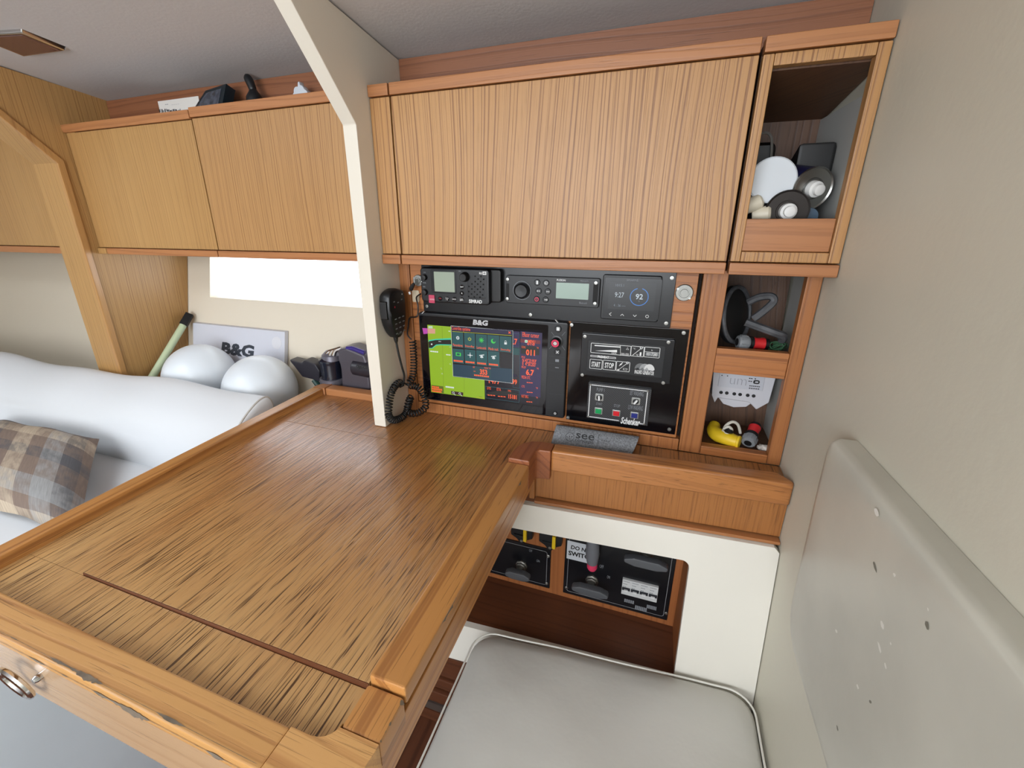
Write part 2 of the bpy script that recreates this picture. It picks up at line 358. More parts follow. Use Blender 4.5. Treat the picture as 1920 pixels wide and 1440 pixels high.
# ring frame lined with wood between saloon and the next cabin
rf = thing('ring_frame', 'wood lined hull frame with slanted corner at the left of the saloon locker', 'frame', (-1.0, .02, -.5))
prism('frame_panel', [(-.083, -.6), (-.083, .588), (-.178, .690), (-.275, .796), (hy(.72)-.002, .722), (hy(.36)-.002, .36), (hy(0)-.002, 0), (hy(-.6)-.002, -.6)], 'yz', -1.045, -.953, oak_salon, rf, bev=0)
prism('frame_lining', [(-.084, -.6), (-.092, -.6), (-.092, .585), (-.286, .792), (-.276, .797), (-.084, .590)], 'yz', -1.055, -.962, oak_salon, rf, bev=.001)
prism('frame_edge', [(-.0785, -.6), (-.0945, -.6), (-.0945, .583), (-.290, .792), (-.275, .797), (-.0785, .5905)], 'yz', -.962, -.948, wood('edge_wood', (194, 140, 90), (160, 104, 62), 'z', 60, .02, .3, .3, coat=.4), rf, bev=.0020)
# far locker beyond the frame
fl = thing('far_locker', 'oak locker front seen through the hull frame at far left', 'locker', (-1.6, .05, .357))
box('door', -2.2, -1.06, -.057, -.040, .377, .66, oak_salon, fl)
box('carcass', -2.2, -1.06, -.039, .15, .36, .70, oak_salon, fl)
box('bottom_trim', -2.2, -1.06, -.060, -.035, .357, .375, teak_x, fl)
box('top_trim', -2.2, -1.06, -.062, -.035, .660, .680, teak_x, fl)

# ================================================================== overhead lockers
YC = -.0566
ol = thing('overhead_locker', 'long oak locker with one wide flap door above the instruments', 'locker', (.27, .02, .357))
box('filler_panel', -.0462, -.0035, YC, YC+.018, .377, .657, oak_frame, ol)
box('door', -.0005, .5925, YC, YC+.018, .377, .657, oak_door, ol)
box('carcass', -.0455, .594, YC+.020, .17, .36, .672, inner_wood, ol, bev=0)
box('top_trim', -.0462, -.0035, YC-.004, YC+.02, .6585, .678, teak_x, ol)
box('top_trim', -.0005, .5925, YC-.004, YC+.02, .6585, .678, teak_x, ol)
box('bottom_trim', -.0462, -.0035, YC-.004, YC+.02, .357, .3755, teak_x, ol)
box('bottom_trim', -.0005, .5925, YC-.004, YC+.02, .357, .3755, teak_x, ol)
box('back_board', -.0462, .744, .062, .078, .6725, .7485, wood('back_board_wood', (150, 90, 64), (122, 70, 48), 'x', 120, .02, .3, .5), ol, bev=0)

oc = thing('open_locker', 'open fronted oak cubby holding spray cans beside the right wall', 'locker', (.67, .02, .357))
X0, X1 = .5975, .7435
box('stile', X0, .6115, YC, YC+.018, .377, .657, oak_frame, oc); box('stile', .7285, X1, YC, YC+.018, .377, .657, oak_frame, oc)
box('rail', .6117, .7283, YC, YC+.018, .642, .657, oak_frame, oc); box('rail', .6117, .7283, YC, YC+.018, .377, .3925, oak_frame, oc)
box('fiddle', .6117, .7283, YC+.005, YC+.017, .3930, .4410, teak_x, oc)
box('top_trim', X0, X1, YC-.004, YC+.02, .6585, .678, teak_x, oc); box('bottom_trim', X0, X1, YC-.004, YC+.02, .357, .3755, teak_x, oc)
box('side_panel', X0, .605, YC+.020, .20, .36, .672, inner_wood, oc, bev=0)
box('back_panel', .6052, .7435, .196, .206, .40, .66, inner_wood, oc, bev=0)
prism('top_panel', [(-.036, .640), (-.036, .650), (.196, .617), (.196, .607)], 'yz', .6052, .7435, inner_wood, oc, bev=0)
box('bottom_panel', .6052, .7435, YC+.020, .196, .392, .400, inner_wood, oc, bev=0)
box('side_lining', .7385, .7435, YC+.020, .196, .401, .606, mat('grey_lining', (188, 188, 184), .6), oc, bev=0)

sl = thing('saloon_locker', 'long oak locker with two doors and open top shelf above the window', 'locker', (-.5, .02, .357))
box('filler_panel', -.951, -.9185, YC+.002, YC+.02, .377, .657, oak_salon, sl)
box('door', -.9155, -.5085, YC, YC+.018, .377, .655, oak_salon, sl)
box('door', -.5055, -.0785, YC, YC+.018, .377, .657, oak_salon2, sl)
box('carcass', -.951, -.078, YC+.020, .17, .36, .672, inner_wood, sl, bev=0)
prism('top_trim', [(-.951, .656), (-.5075, .656), (-.5075, .674), (-.957, .674)], 'xz', -YC-.02, -YC+.005, teak_x, sl)
box('top_trim', -.5065, -.0785, YC-.004, YC+.02, .6585, .678, teak_x, sl)
box('bottom_trim', -.951, -.918, YC-.004, YC+.02, .360, .3755, oak_salon, sl)
box('bottom_trim', -.915, -.5085, YC-.004, YC+.02, .360, .3755, teak_x, sl)
box('bottom_trim', -.5055, -.0785, YC-.004, YC+.02, .360, .3755, teak_x, sl)
box('back_board', -.951, -.078, .062, .078, .6725, .7485, MATS['back_board_wood'], sl, bev=0)

# ================================================================== instrument fascia and open shelves
fa = thing('instrument_fascia', 'reddish wood instrument bulkhead framing the black panels', 'fascia', (.26, .02, .0))
box('frame_stile', -.0462, -.0200, 0, .018, .0008, .3565, teak_fz, fa)
box('hinged_board', -.0180, .5600, 0, .014, .0275, .3565, teak_fx, fa)
box('frame_rail', -.0195, .5660, -.001, .018, .0005, .0255, teak_fz, fa)
box('backing', -.0462, .5660, .0185, .024, .0008, .3565, gapm, fa, bev=0)
def lock(u, v, nm, r):
    p = at(u, v, 'y', -.003); o = lathe(nm, [(r, 0), (r, .003), (r*.92, .0042), (r*.60, .0042), (r*.58, .0025), (r*.45, .0025), (r*.42, .005), (r*.15, .005)], (p.x, 0, p.z), (0, -1, 0), mat('steel_matte', (150, 150, 146), .5, .9), fa)
    for a, bb in ((-.75, .45), (.65, -.6)): lathe('screw', [(r*.14, 0), (r*.14, .0012)], (p.x+a*r, -.0040, p.z+bb*r), (0, -1, 0), alu, o, seg=10)
    return p
lock(1283, 549, 'lock', .0150); KL = lock(784, 526, 'lock', .0125)
tg = finish('tag_plate', loft((KL.x-.018, KL.x-.001, KL.z-.048, KL.z-.022), .003, [(0, .0002), (0, .0015)], 'xz'), mat('ivory_tag', (205, 190, 165), .5), fa)

sh = thing('open_shelves', 'narrow two tier open wooden shelves beside the instrument panels', 'shelf', (.67, .07, .0))
box('stile', .5672, .6065, -.001, .018, .0008, .3565, teak_fz, sh); box('stile', .7215, .7435, -.001, .018, .0008, .3565, teak_fz, sh)
box('rail', .6067, .7213, -.001, .018, .0005, .0185, teak_fx, sh)
box('fiddle', .6067, .7213, .001, .016, .1705, .2180, teak_fx, sh)
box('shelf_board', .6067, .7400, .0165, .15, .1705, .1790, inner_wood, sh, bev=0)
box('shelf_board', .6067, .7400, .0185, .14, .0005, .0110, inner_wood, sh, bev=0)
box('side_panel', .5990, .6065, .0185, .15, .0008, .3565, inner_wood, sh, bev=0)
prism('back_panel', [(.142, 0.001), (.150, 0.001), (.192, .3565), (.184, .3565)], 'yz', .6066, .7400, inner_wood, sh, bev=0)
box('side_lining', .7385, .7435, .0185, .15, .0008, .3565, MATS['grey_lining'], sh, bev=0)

# ================================================================== nav desk
nd = thing('nav_desk', 'worn wooden chart table with raised rim and lifting lid', 'desk', (-.02, -.35, -.69))
ZB = -.020
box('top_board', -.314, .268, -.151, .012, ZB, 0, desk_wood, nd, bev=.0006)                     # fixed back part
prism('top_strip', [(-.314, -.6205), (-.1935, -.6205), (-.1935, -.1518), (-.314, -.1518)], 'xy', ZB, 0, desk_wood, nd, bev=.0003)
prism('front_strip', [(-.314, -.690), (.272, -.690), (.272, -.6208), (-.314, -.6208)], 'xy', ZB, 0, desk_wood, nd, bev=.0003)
# the lid stands a little proud at its right-hand side
b = bmesh.new()
def lidbox(b, x0, x1, y0, y1, z0, z1, l0, l1, bev):
    c = bbox(x0, x1, y0, y1, z0, z1, 0)
    for v in c.verts:
        fx = (v.co.x+.193)/.498; fy = max(0, min(1, (-.151-v.co.y)/.468)); v.co.z += l0+(.0032+(l1-.0032)*fx)*fy
    bevel(c, bev); return merge(b, c)
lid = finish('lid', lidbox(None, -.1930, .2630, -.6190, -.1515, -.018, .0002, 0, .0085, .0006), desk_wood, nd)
box('lid_edge', -.1925, .2625, -.6200, -.6192, -.010, .0000, MATS['dark_wood_x'], lid, bev=0)
for v in bpy.data.objects['lid_edge'].data.vertices:
    if v.co.z+nd.location.z > -.005: v.co.z += .0034+.0051*((v.co.x+nd.location.x+.193)/.498)
finish('lid_rim', lidbox(None, .2632, .3055, -.6185, -.1705, -.012, .0115, 0, .0085, .0034), rim_y, lid)
box('front_rim_end', .2632, .3052, -.664, -.6205, -.024, .0105, rim_y, nd, bev=.0032)
box('side_board', .266, .3035, -.700, -.125, -.056, -.0125, wood('side_board_wood', (204, 138, 86), (174, 108, 62), 'y', 90, .02, .3, .34, coat=.2), nd, bev=.0015)
box('left_rim', -.3455, -.3135, -.716, .010, -.030, .0185, rim_y, nd, bev=.004)
box('back_rim', -.3100, -.0775, .0125, .046, -.030, .0185, teak_x, nd, bev=.006)
prism('rim_corner', [(-.3455, .0105), (-.3440, .024), (-.338, .036), (-.326, .0445), (-.3105, .046), (-.3105, .0125), (-.3128, .0115), (-.3135, .0105)], 'xy', -.030, .0185, teak_x, nd, bev=.004)
box('front_rim', -.345, .2195, -.7175, -.6795, -.0075, .0105, rim_x, nd, bev=.0030)
cb = []
for i in range(7): t = math.radians(270+90*i/6); cb.append((.258+.047*math.cos(t), -.6705+.047*math.sin(t)))
cb += [(.305, -.6645), (.2632, -.6645)]
for i in range(6): t = math.radians(0-90*i/5); cb.append((.2427+.0205*math.cos(t), -.6600+.0190*math.sin(t)))
cb += [(.2200, -.6792), (.2200, -.7175)]
prism('corner_block', cb, 'xy', -.030, .0108, wood('corner_wood', (214, 158, 106), (182, 122, 76), 'x', 60, .04, .35, .42), nd, bev=.0040)
box('front_board', -.335, .285, -.7130, -.690, -.086, -.0080, wood('front_board_wood', (196, 158, 134), (172, 130, 106), 'x', 60, .02, .2, .25, coat=.5), nd, bev=.002)
prism('junction_block', [(.2632, -.170), (.3055, -.170), (.3065, -.130), (.312, -.1235), (.335, -.1215), (.335, -.0865), (.312, -.0860), (.290, -.0905), (.273, -.106), (.265, -.128)], 'xy', -.045, .0200, block_red, nd, bev=.004)
box('end_panel', -.355, -.330, -.740, -.062, -.695, -.031, mat('white_paint', (226, 238, 250), .4, var=.03), nd, bev=.002)
box('pedestal', -.328, -.05, -.16, -.062, -.695, -.025, dark_y, nd, bev=.001)
# worn patches on the outer edges: bare grey wood where the varnish has gone
worn = mat('bare_grey_wood', (112, 100, 86), .8, var=.3, vscale=60)
def wear_strip(name, pts, wmax, nrm, side):
    random.seed(len(pts)); b = bmesh.new(); Q = spline(pts, 46); n = Vector(nrm).normalized(); A = []; B = []
    for i, q in enumerate(Q):
        w = wmax*max(.06, math.sin(i*.13+1)*.5+math.sin(i*.31)*.35+.3*math.sin(i*.057+2))*random.uniform(.55, 1.15)*min(1, i/3, (len(Q)-1-i)/3)
        A.append(b.verts.new(q+Vector(side)*w+n*.0005)); B.append(b.verts.new(q-Vector(side)*w*.5+n*.0005))
    for i in range(len(Q)-1): b.faces.new((A[i], A[i+1], B[i+1], B[i]))
    return finish(name, b, worn, nd, smooth=0)
wear_strip('worn_edge', [(-.30, -.7176, .0020), (-.10, -.7176, .0020), (.02, -.7176, .0020), (.15, -.7176, .0020), (.217, -.7176, .0020)], .0085, (0, -1, 0), (0, 0, -1))
wear_strip('worn_edge', [(-.32, -.7135, .0105), (-.20, -.7135, .0105), (-.05, -.7135, .0105), (.08, -.7135, .0105), (.216, -.7135, .0105)], .0040, (0, 0, 1), (0, -1, 0))
wear_strip('worn_edge', [(.3039, -.22, .0108), (.3039, -.35, .0132), (.3039, -.48, .0156), (.3039, -.612, .0180)], .0036, (.7, 0, .7), (.7, 0, -.7))
wear_strip('worn_edge', [(.3039, -.623, .0092), (.3039, -.645, .0092), (.3039, -.662, .0092)], .0042, (.7, 0, .7), (.7, 0, -.7))
# pull ring on the front board
rp = at(40, 1283, 'y', -.726)
pr = tube('pull_ring', [(rp.x-.010+.024*math.cos(t*PI/12), -.727-.003*math.sin(t*PI/12), rp.z-.002+.021*math.sin(t*PI/12)) for t in range(24)], .0036, chrome, nd, 8, True)
lathe('ring_eye', [(.0045, 0), (.0045, .006), (.003, .009)], (rp.x+.0135, -.712, rp.z+.004), (0, -1, 0), chrome, pr, seg=12)

# ================================================================== side counter
sc_ = thing('side_counter', 'narrow wooden counter with tall front lip running to the right wall', 'counter', (.52, -.06, -.1))
A, B = Vector((.3355, -.1220)), Vector((.7445, -.0960))
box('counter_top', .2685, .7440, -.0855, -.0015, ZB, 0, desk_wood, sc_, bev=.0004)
prism('fiddle', [(A.x, A.y), (B.x, B.y), (B.x-.001, B.y+.010), (B.x-.020, B.y+.0330), (A.x, A.y+.0345)], 'xy', -.0245, .0215, fiddle_w, sc_, bev=.0050, seg=3)
prism('apron_panel', [(.305, -.1125), (.7440, -.0865), (.7440, -.076), (.305, -.100)], 'xy', -.094, -.0248, apron_z, sc_, bev=.0005)
prism('apron_bead', [(.305, -.1240), (.7440, -.0985), (.7440, -.080), (.305, -.104)], 'xy', -.1040, -.0975, teak_x, sc_, bev=.0012)
box('apron_end', .2945, .3045, -.124, -.100, -.094, -.046, apron_z, sc_, bev=.001)
box('hinge_seam', .2080, .2095, -.149, -.004, -.0005, .0006, mat('seam_tan', (186, 140, 92), .4), sc_, bev=0)

# ================================================================== switch recess under the counter
TN = Vector((0, -1, -.18)).normalized(); TP = Vector((0, -.118, -.104))
def wy(z, x=.30): return -.118-.18*(-.104-z)+(x-.30)*.06                              # its front leans out towards the floor
def wp(u, v): p = atp(u, v, TP, (0, -1, .18)); return p
sr = thing('switch_cupboard', 'white fronted cupboard with a wide cut-out for battery switches', 'cupboard', (.4, -.1, -.69))
def tilt(bm):
    for v in bm.verts: v.co.y = wy(v.co.z, v.co.x) + v.co.y
    return bm
OX1, OZ1, OZ0 = wp(1290, 1052).x+.004, -.160, wp(884, 1161).z
b = None
outer = [(-.02, -.105), (.735, -.105), (.7435, -.114), (.7435, -.500), (-.02, -.500)]
r_ = .014
inner = [(.03, OZ0), (.03, OZ1), (OX1-r_, OZ1)]+[(OX1-r_+r_*math.sin(t*PI/12), OZ1-r_+r_*math.cos(t*PI/12)) for t in range(1, 7)]+[(OX1, OZ0)]
def ring_front(bm):
    pieces = [[(-.02, OZ1), (.735, OZ1), (.735, -.105), (-.02, -.105)], [(.735, -.105), (.735, OZ1), (.7435, OZ1), (.7435, -.114)],
              [(OX1, OZ0), (.7435, OZ0), (.7435, OZ1), (OX1, OZ1)], [(-.02, -.5), (.7435, -.5), (.7435, OZ0), (-.02, OZ0)], [(-.02, OZ0), (.03, OZ0), (.03, OZ1), (-.02, OZ1)],
              [(OX1, OZ1)]+[(OX1-r_+r_*math.sin(t*PI/12), OZ1-r_+r_*math.cos(t*PI/12)) for t in range(6, -1, -1)]]
    for q in pieces: bm = bprism(q, 'xz', 0, .014, bm=bm)
    return bm
finish('front_panel', tilt(ring_front(None)), whitepanel, sr, smooth=0)
box('back_board', .03, OX1+.012, -.040, -.030, OZ0, -.11, orange_z, sr, bev=0)
prism('recess_floor', [(.03, wy(OZ0, .03)+.001), (OX1+.012, wy(OZ0, OX1)+.001), (OX1+.012, -.030), (.03, -.030)], 'xy', OZ0-.014, OZ0-.0005, dark_x, sr, bev=0)
prism('recess_side', [(-.041, OZ0), (-.041, -.12), (wy(-.12, OX1)+.001, -.12), (wy(OZ0, OX1)+.001, OZ0)], 'yz', OX1, OX1+.010, orange_z, sr, bev=0)
pl = thing('floor_plinth', 'dark varnished plinth with mouldings below the white cupboard front', 'plinth', (.35, -.2, -.70))
box('board', -.02, .744, -.215, -.195, -.565, -.501, dark_x, pl, bev=.001)
box('moulding', -.02, .744, -.224, -.200, -.600, -.566, dark_x, pl, bev=.006)
box('moulding', -.02, .744, -.232, -.205, -.640, -.601, dark_x, pl, bev=.006)
box('rubber_strip', -.02, .744, -.234, -.205, -.664, -.641, mat('grey_strip', (74, 62, 56), .6), pl, bev=.001)
box('base_board', -.02, .744, -.236, -.205, -.699, -.665, dark_x, pl, bev=.001)

# ================================================================== seat
st = thing('navigator_seat', 'cream vinyl seat cushion with white piping on a low box', 'seat', (.48, -.55, -.69))
ZS = -.383
def puff(bm, amp, sc, zmin):
    from mathutils import noise as mn
    for v in bm.verts:
        if v.co.z > zmin: v.co.z += amp*mn.noise(v.co*sc)
    return bm
R = (.212, .738, -1.05, -.1925); b = bmesh.new(); seg = 6; lay = []
for ins, h in [(.004, ZS-.095), (0, ZS-.085), (0, ZS-.020), (.004, ZS-.008), (.012, ZS-.001), (.03, ZS+.004), (.06, ZS+.008), (.10, ZS+.011), (.15, ZS+.013), (.2, ZS+.0135), (.24, ZS+.014)]:
    P_ = []
    for p in rrect(*R, .045, seg, 0):                            # resample so the wrinkles have something to bend
        P_.append(p)
    D = []
    for i in range(len(P_)):
        a, c = P_[i], P_[(i+1) % len(P_)]; k = max(1, int(math.dist(a, c)/.03))
        for j in range(k): D.append((a[0]+(c[0]-a[0])*j/k, a[1]+(c[1]-a[1])*j/k))
    cx, cy = (R[0]+R[1])/2, (R[2]+R[3])/2; hw, hh = (R[1]-R[0])/2, (R[3]-R[2])/2
    lay.append([b.verts.new((cx+(x-cx)*(1-ins/hw), cy+(y-cy)*(1-ins/hh), h)) for x, y in D])
for P_, Q_ in zip(lay, lay[1:]):
    n = len(P_)
    for i in range(n): b.faces.new((P_[i], P_[(i+1) % n], Q_[(i+1) % n], Q_[i]))
b.faces.new(lay[0]); b.faces.new(lay[-1])
puff(b, .006, 9, ZS-.03)
def skew(v): v.y += (v.x-.475)*.085+.004; return v
for v in b.verts: skew(v.co)
finish('cushion', b, seatvinyl, st, smooth=70)
pp = [Vector((p[0], p[1], ZS-.004)) for p in rrect(*R, .045, 8, .001)]
from mathutils import noise as mn
dense = []
for i in range(len(pp)):
    a, c = pp[i], pp[(i+1) % len(pp)]; k = max(1, int((c-a).length/.02))
    for j in range(k): q = a.lerp(c, j/k); q.z += .004*mn.noise(q*9); dense.append(skew(q))
tube('piping', dense, .0019, piping_m, st, 6, True)
box('seat_box', .240, .742, -1.1, -.26, -.70, ZS-.096, mat('seat_box_paint', (196, 196, 192), .4), st, bev=.003)
# padded board on the right wall
bp = bmesh.new(); lay = []
Y0, Y1 = -1.5, -.247
def padlayer(ins, x):
    Yl, Yr, zb = Y0+ins, Y1-ins, -.113+ins; zt0, zt1 = .186-ins, .245-ins; P_ = []
    def arc(cy, cz, r, a0, a1, n=7):
        for i in range(n): t = math.radians(a0+(a1-a0)*i/(n-1)); P_.append((cy+r*math.cos(t), cz+r*math.sin(t)))
    arc(Yr-.016, zt0-.014, .014, 80, 0); 
    for k in range(1, 5): P_.append((Yr-.004*k*(1 if k < 4 else 1), zt0-.02-(zt0-.02-zb-.05)*k/5))
    arc(Yr-.070, zb+.050, .050, -5, -90); P_.append((Yl, zb)); P_.append((Yl, zt1))
    return [bp.verts.new((x, y, z)) for y, z in P_]
for ins, x in ((0, .7445), (0, .728), (.003, .721), (.008, .7175), (.02, .716), (.06, .7155)): lay.append(padlayer(ins, x))
for P_, Q_ in zip(lay, lay[1:]):
    n = len(P_)
    for i in range(n): bp.faces.new((P_[i], P_[(i+1) % n], Q_[(i+1) % n], Q_[i]))
bp.faces.new(lay[0]); bp.faces.new(lay[-1])
pad = finish('seat_backboard', bp, padvinyl, smooth=50, label='scuffed off-white padded back board fixed to the right wall above the seat', cat='back board')
scuff = mat('scuff_white', (228, 226, 218), .6); scuffd = mat('scuff_dark', (120, 118, 106), .6)
for i, (u, v, w, h, dk) in enumerate([(1643, 960, 8, 20, 0), (1677, 1078, 6, 10, 0), (1654, 1172, 6, 22, 0), (1649, 1214, 5, 26, 0), (1660, 1248, 4, 14, 0), (1608, 1287, 4, 12, 0), (1738, 1172, 8, 18, 1), (1632, 1316, 5, 8, 1), (1640, 1062, 6, 26, 1), (1740, 1143, 3, 8, 0), (1670, 1207, 3, 6, 0), (1568, 1183, 4, 8, 0), (1570, 1365, 3, 12, 1)]):
    b = bmesh.new(); c = at(u, v, 'x', .7153); n = 9; e = at(u+w*.5, v, 'x', .7153)-c; f = at(u+h*.12, v+h*.5, 'x', .7153)-c
    q = b.faces.new([b.verts.new(c+e*math.cos(2*PI*k/n)*random.uniform(.6, 1.1)+f*math.sin(2*PI*k/n)*random.uniform(.6, 1.1)) for k in range(n)]); finish('scuff', b, scuffd if dk else scuff, pad, smooth=0)
# ================================================================== instruments
def screws(pts, y, parent, r=.0040, d=(0, -1, 0)):
    for u, v in pts:
        p = at(u, v, 'y', y); s = lathe('screw', [(r, 0), (r, .0010), (r*.85, .0019), (r*.45, .0020), (r*.40, .0012), (r*.1, .0012)], (p.x, y, p.z), d, steel, parent, seg=14)
YP = -.004
X_ = yrect(795, 503, 1270, 513, YP)
up_ = thing('upper_instrument_panel', 'black panel strip carrying radio, stereo and round battery gauge', 'panel', (.27, -.002, .254))
rbox('plate', (.0125, .5232, .2496, .3560), .002, .0002, -YP, 'xz', blackpan, up_, bev=.0008)
screws([(801, 574), (995, 590), (1260, 521), (1249, 606)], YP, up_)
lp_ = thing('lower_instrument_panel', 'glossy black panel with generator and watermaker controls', 'panel', (.45, -.002, .036))
rbox('plate', (.3400, .5565, .0355, .2490), .001, .0002, -YP, 'xz', blackg, lp_, bev=.0008)
screws([(1072, 609), (1282, 624), (1065, 783), (1255, 805)], YP, lp_)

# ---- chartplotter
YD = -.016
cpz = (780, 590, 6.6207)
R4 = yrect(783.5, 589.5, 1057, 786, YD); R4 = (R4[0], R4[1], R4[2], .2490)
cp = thing('chartplotter', 'large multifunction display showing green chart and orange numbers', 'display', ((R4[0]+R4[1])/2, -.005, R4[2]))
rbox('housing', R4, .005, .0002, -YD-.0006, 'xz', black, cp, bev=.0035)
s = ysheet(YD, cpz); q = s.z(1645, 60); q2 = s.z(30, 1150)
rbox('glass', (R4[0]+.004, q[0], R4[2]+.004, R4[3]-.0065), .003, -YD-.0006, -YD, 'xz', glassblack, cp, bev=.0003)
E_ = lambda n, c, e=1.0: mat('screen_'+n, c, .3, emit=e*1.25)
g_map, g_dark, cy_, pur, tile, tilel, navy, org, wht, grn, mag, yel, brn = E_('map', (150, 190, 22), 1.0), E_('map_dark', (12, 12, 8), 1), E_('cyan', (60, 210, 170)), E_('purple', (36, 22, 78), .9), E_('tile', (26, 88, 92), .9), E_('tile_edge', (46, 120, 130), .9), E_('navy', (22, 62, 84), .9), E_('orange', (255, 96, 48), 1.25), E_('white', (228, 236, 236), 1.1), E_('green', (60, 200, 80), 1.1), E_('magenta', (196, 70, 178), 1), E_('yellow', (215, 220, 60), 1), E_('brown', (96, 110, 18), 1)
scr = finish('screen', bprism([s.z(140, 125), s.z(1545, 195), s.z(1530, 1120), s.z(190, 965)], 'xz', -YD+.00005, -YD+.00015), mat('screen_off', (14, 10, 26), .1), cp, smooth=0)
s.zrect(140, 125, 855, 1050, g_map, 1)
def L_(z0, z1, w, m, l): a, b_ = s.z(*z0), s.z(*z1); s.line(*a, *b_, w, m, l)
L_((325, 150), (345, 985), .0004, brn, 2); L_((600, 790), (600, 1010), .0003, brn, 2)
s.poly([s.z(155, 345), s.z(160, 315), s.z(250, 300), s.z(435, 290), s.z(440, 382), s.z(300, 378), s.z(255, 382), s.z(205, 420), s.z(160, 418)], cy_, 2)
s.poly([s.z(155, 340), s.z(165, 330), s.z(250, 314), s.z(435, 310), s.z(440, 370), s.z(300, 366), s.z(250, 370), s.z(200, 412), s.z(160, 412)], g_dark, 3)
s.disc(*s.z(196, 366), .0019, wht, 4); s.text('###', *s.z(282, 336), *s.z(315, 328), wht, 4)
s.poly([s.z(80, 165), s.z(145, 168), s.z(145, 235), s.z(95, 240)], mag, 4); s.poly([s.z(148, 170), s.z(240, 175), s.z(240, 235), s.z(148, 232)], E_('pink', (225, 165, 140), 1), 4); s.poly([s.z(155, 140), s.z(205, 140), s.z(210, 170), s.z(155, 168)], E_('pale', (200, 225, 190), 1), 4)
for X, Y in ((325, 732), (425, 400), (425, 612)):
    a = s.z(X, Y); s.ring(*a, .0016, .0021, wht, 3, 3, 90, 450)
s.ring(*s.z(325, 665), .0024, .0028, wht, 3, 8, 140, 260)
for X, Y in ((415, 205), (420, 498), (225, 458), (415, 900)): s.text('#######' if Y == 900 else '####', *s.z(X-(45 if Y != 205 else 10), Y+8), *s.z(X+(60 if Y == 900 else 12 if Y != 458 else 55), Y-8), wht, 3)
s.zrect(190, 870, 345, 975, brn, 3)
for k in range(3): s.text(('####', '######', '#######')[k], *s.z(200, 905+k*27), *s.z(200+(90, 130, 120)[k], 890+k*27), org, 4)
s.zrect(437, 945, 588, 1005, E_('zoombar', (58, 20, 26), .8), 3)
for X, Y in ((465, 968), (545, 978)):
    a = s.z(X, Y); s.ring(*a, .0019, .0028, wht, 4, 14); L_((X+12, Y+14), (X+27, Y+32), .0011, wht, 4)
L_((785, 1018), (820, 1022), .0006, g_dark, 3); L_((750, 1022), (845, 1035), .0003, org, 3)
# instrument columns
s.zrect(1210, 205, 1285, 410, pur, 1); s.ztext('.7', 1205, 370, 1258, 300, org, 3, .02)
s.zrect(1210, 415, 1282, 503, E_('teal', (30, 84, 86), .9), 1); s.zout(1207, 230, 1286, 405, .0004, tilel, 2); s.zout(1207, 412, 1286, 912, .0004, tilel, 2)
s.ztext('.99', 1180, 860, 1255, 805, org, 3, .02); s.ztext('1477', 905, 850, 1045, 790, org, 2, .02); s.ztext('VMA', 1205, 772, 1255, 742, pur, 3)
s.zrect(868, 885, 1278, 940, E_('teal2', (70, 118, 116), .8), 1); s.poly([s.z(868, 985), s.z(905, 962), s.z(1010, 945), s.z(1140, 948), s.z(1235, 968), s.z(1278, 985), s.z(1278, 1000), s.z(868, 1000)], g_dark, 2)
s.zout(865, 885, 1282, 1090, .0005, tilel, 2)
for t, X0, Y0, X1, Y1 in (('DTE', 885, 925, 930, 900), ('ETA', 1005, 940, 1055, 912), ('VMG', 1140, 955, 1180, 935)): s.ztext(t, X0, Y0, X1, Y1, org, 3)
for X, Y in ((890, 995), (1018, 1010)):
    for k in range(3): s.zrect(X+k*34, Y-5+k*3, X+k*34+26, Y+9+k*3, org, 3)
s.ztext('15181', 1148, 1038, 1250, 1000, org, 3, .02)
s.zrect(1297, 205, 1545, 1030, pur, 1); s.ztext('Effacer curseur', 1322, 272, 1530, 232, org, 3)
s.zrect(1297, 300, 1543, 365, E_('menu', (120, 34, 50), .9), 2); s.zrect(1352, 312, 1385, 347, wht, 3); s.zrect(1360, 320, 1376, 338, grn, 4); s.ztext('MENU', 1395, 352, 1480, 318, org, 3, .01)
s.zrect(1305, 380, 1530, 505, g_dark, 2); s.ztext('010', 1380, 376, 1475, 358, org, 3, .02)
for t, X0, Y0, X1, Y1, bo in (('COG', 1312, 412, 1360, 390, 0), ('011', 1366, 502, 1478, 438, .03), ('POS', 1312, 536, 1355, 515, 0), ("N 43°23.959'", 1322, 585, 1496, 556, .01), ("E  4°50.203'", 1322, 628, 1490, 598, .01), ('PROF', 1312, 662, 1365, 640, 0), ('6.7', 1366, 748, 1466, 684, .03), ('MEDIA UTC', 1312, 790, 1420, 764, 0), ('CTS', 1312, 900, 1350, 878, 0), ('NXT BRG', 1310, 1026, 1395, 1000, 0)): s.ztext(t, X0, Y0, X1, Y1, org, 4, bo)
for X, Y in ((1376, 840), (1376, 960), (1372, 1078)):
    for k in range(3): s.zrect(X+k*26, Y-5+k*2, X+k*26+20, Y+7+k*2, org, 4)
for X, Y in ((1510, 412), (1510, 668), (1500, 910), (1500, 1028)): s.ztext('°M', X-12, Y+10, X+12, Y-10, org, 4)
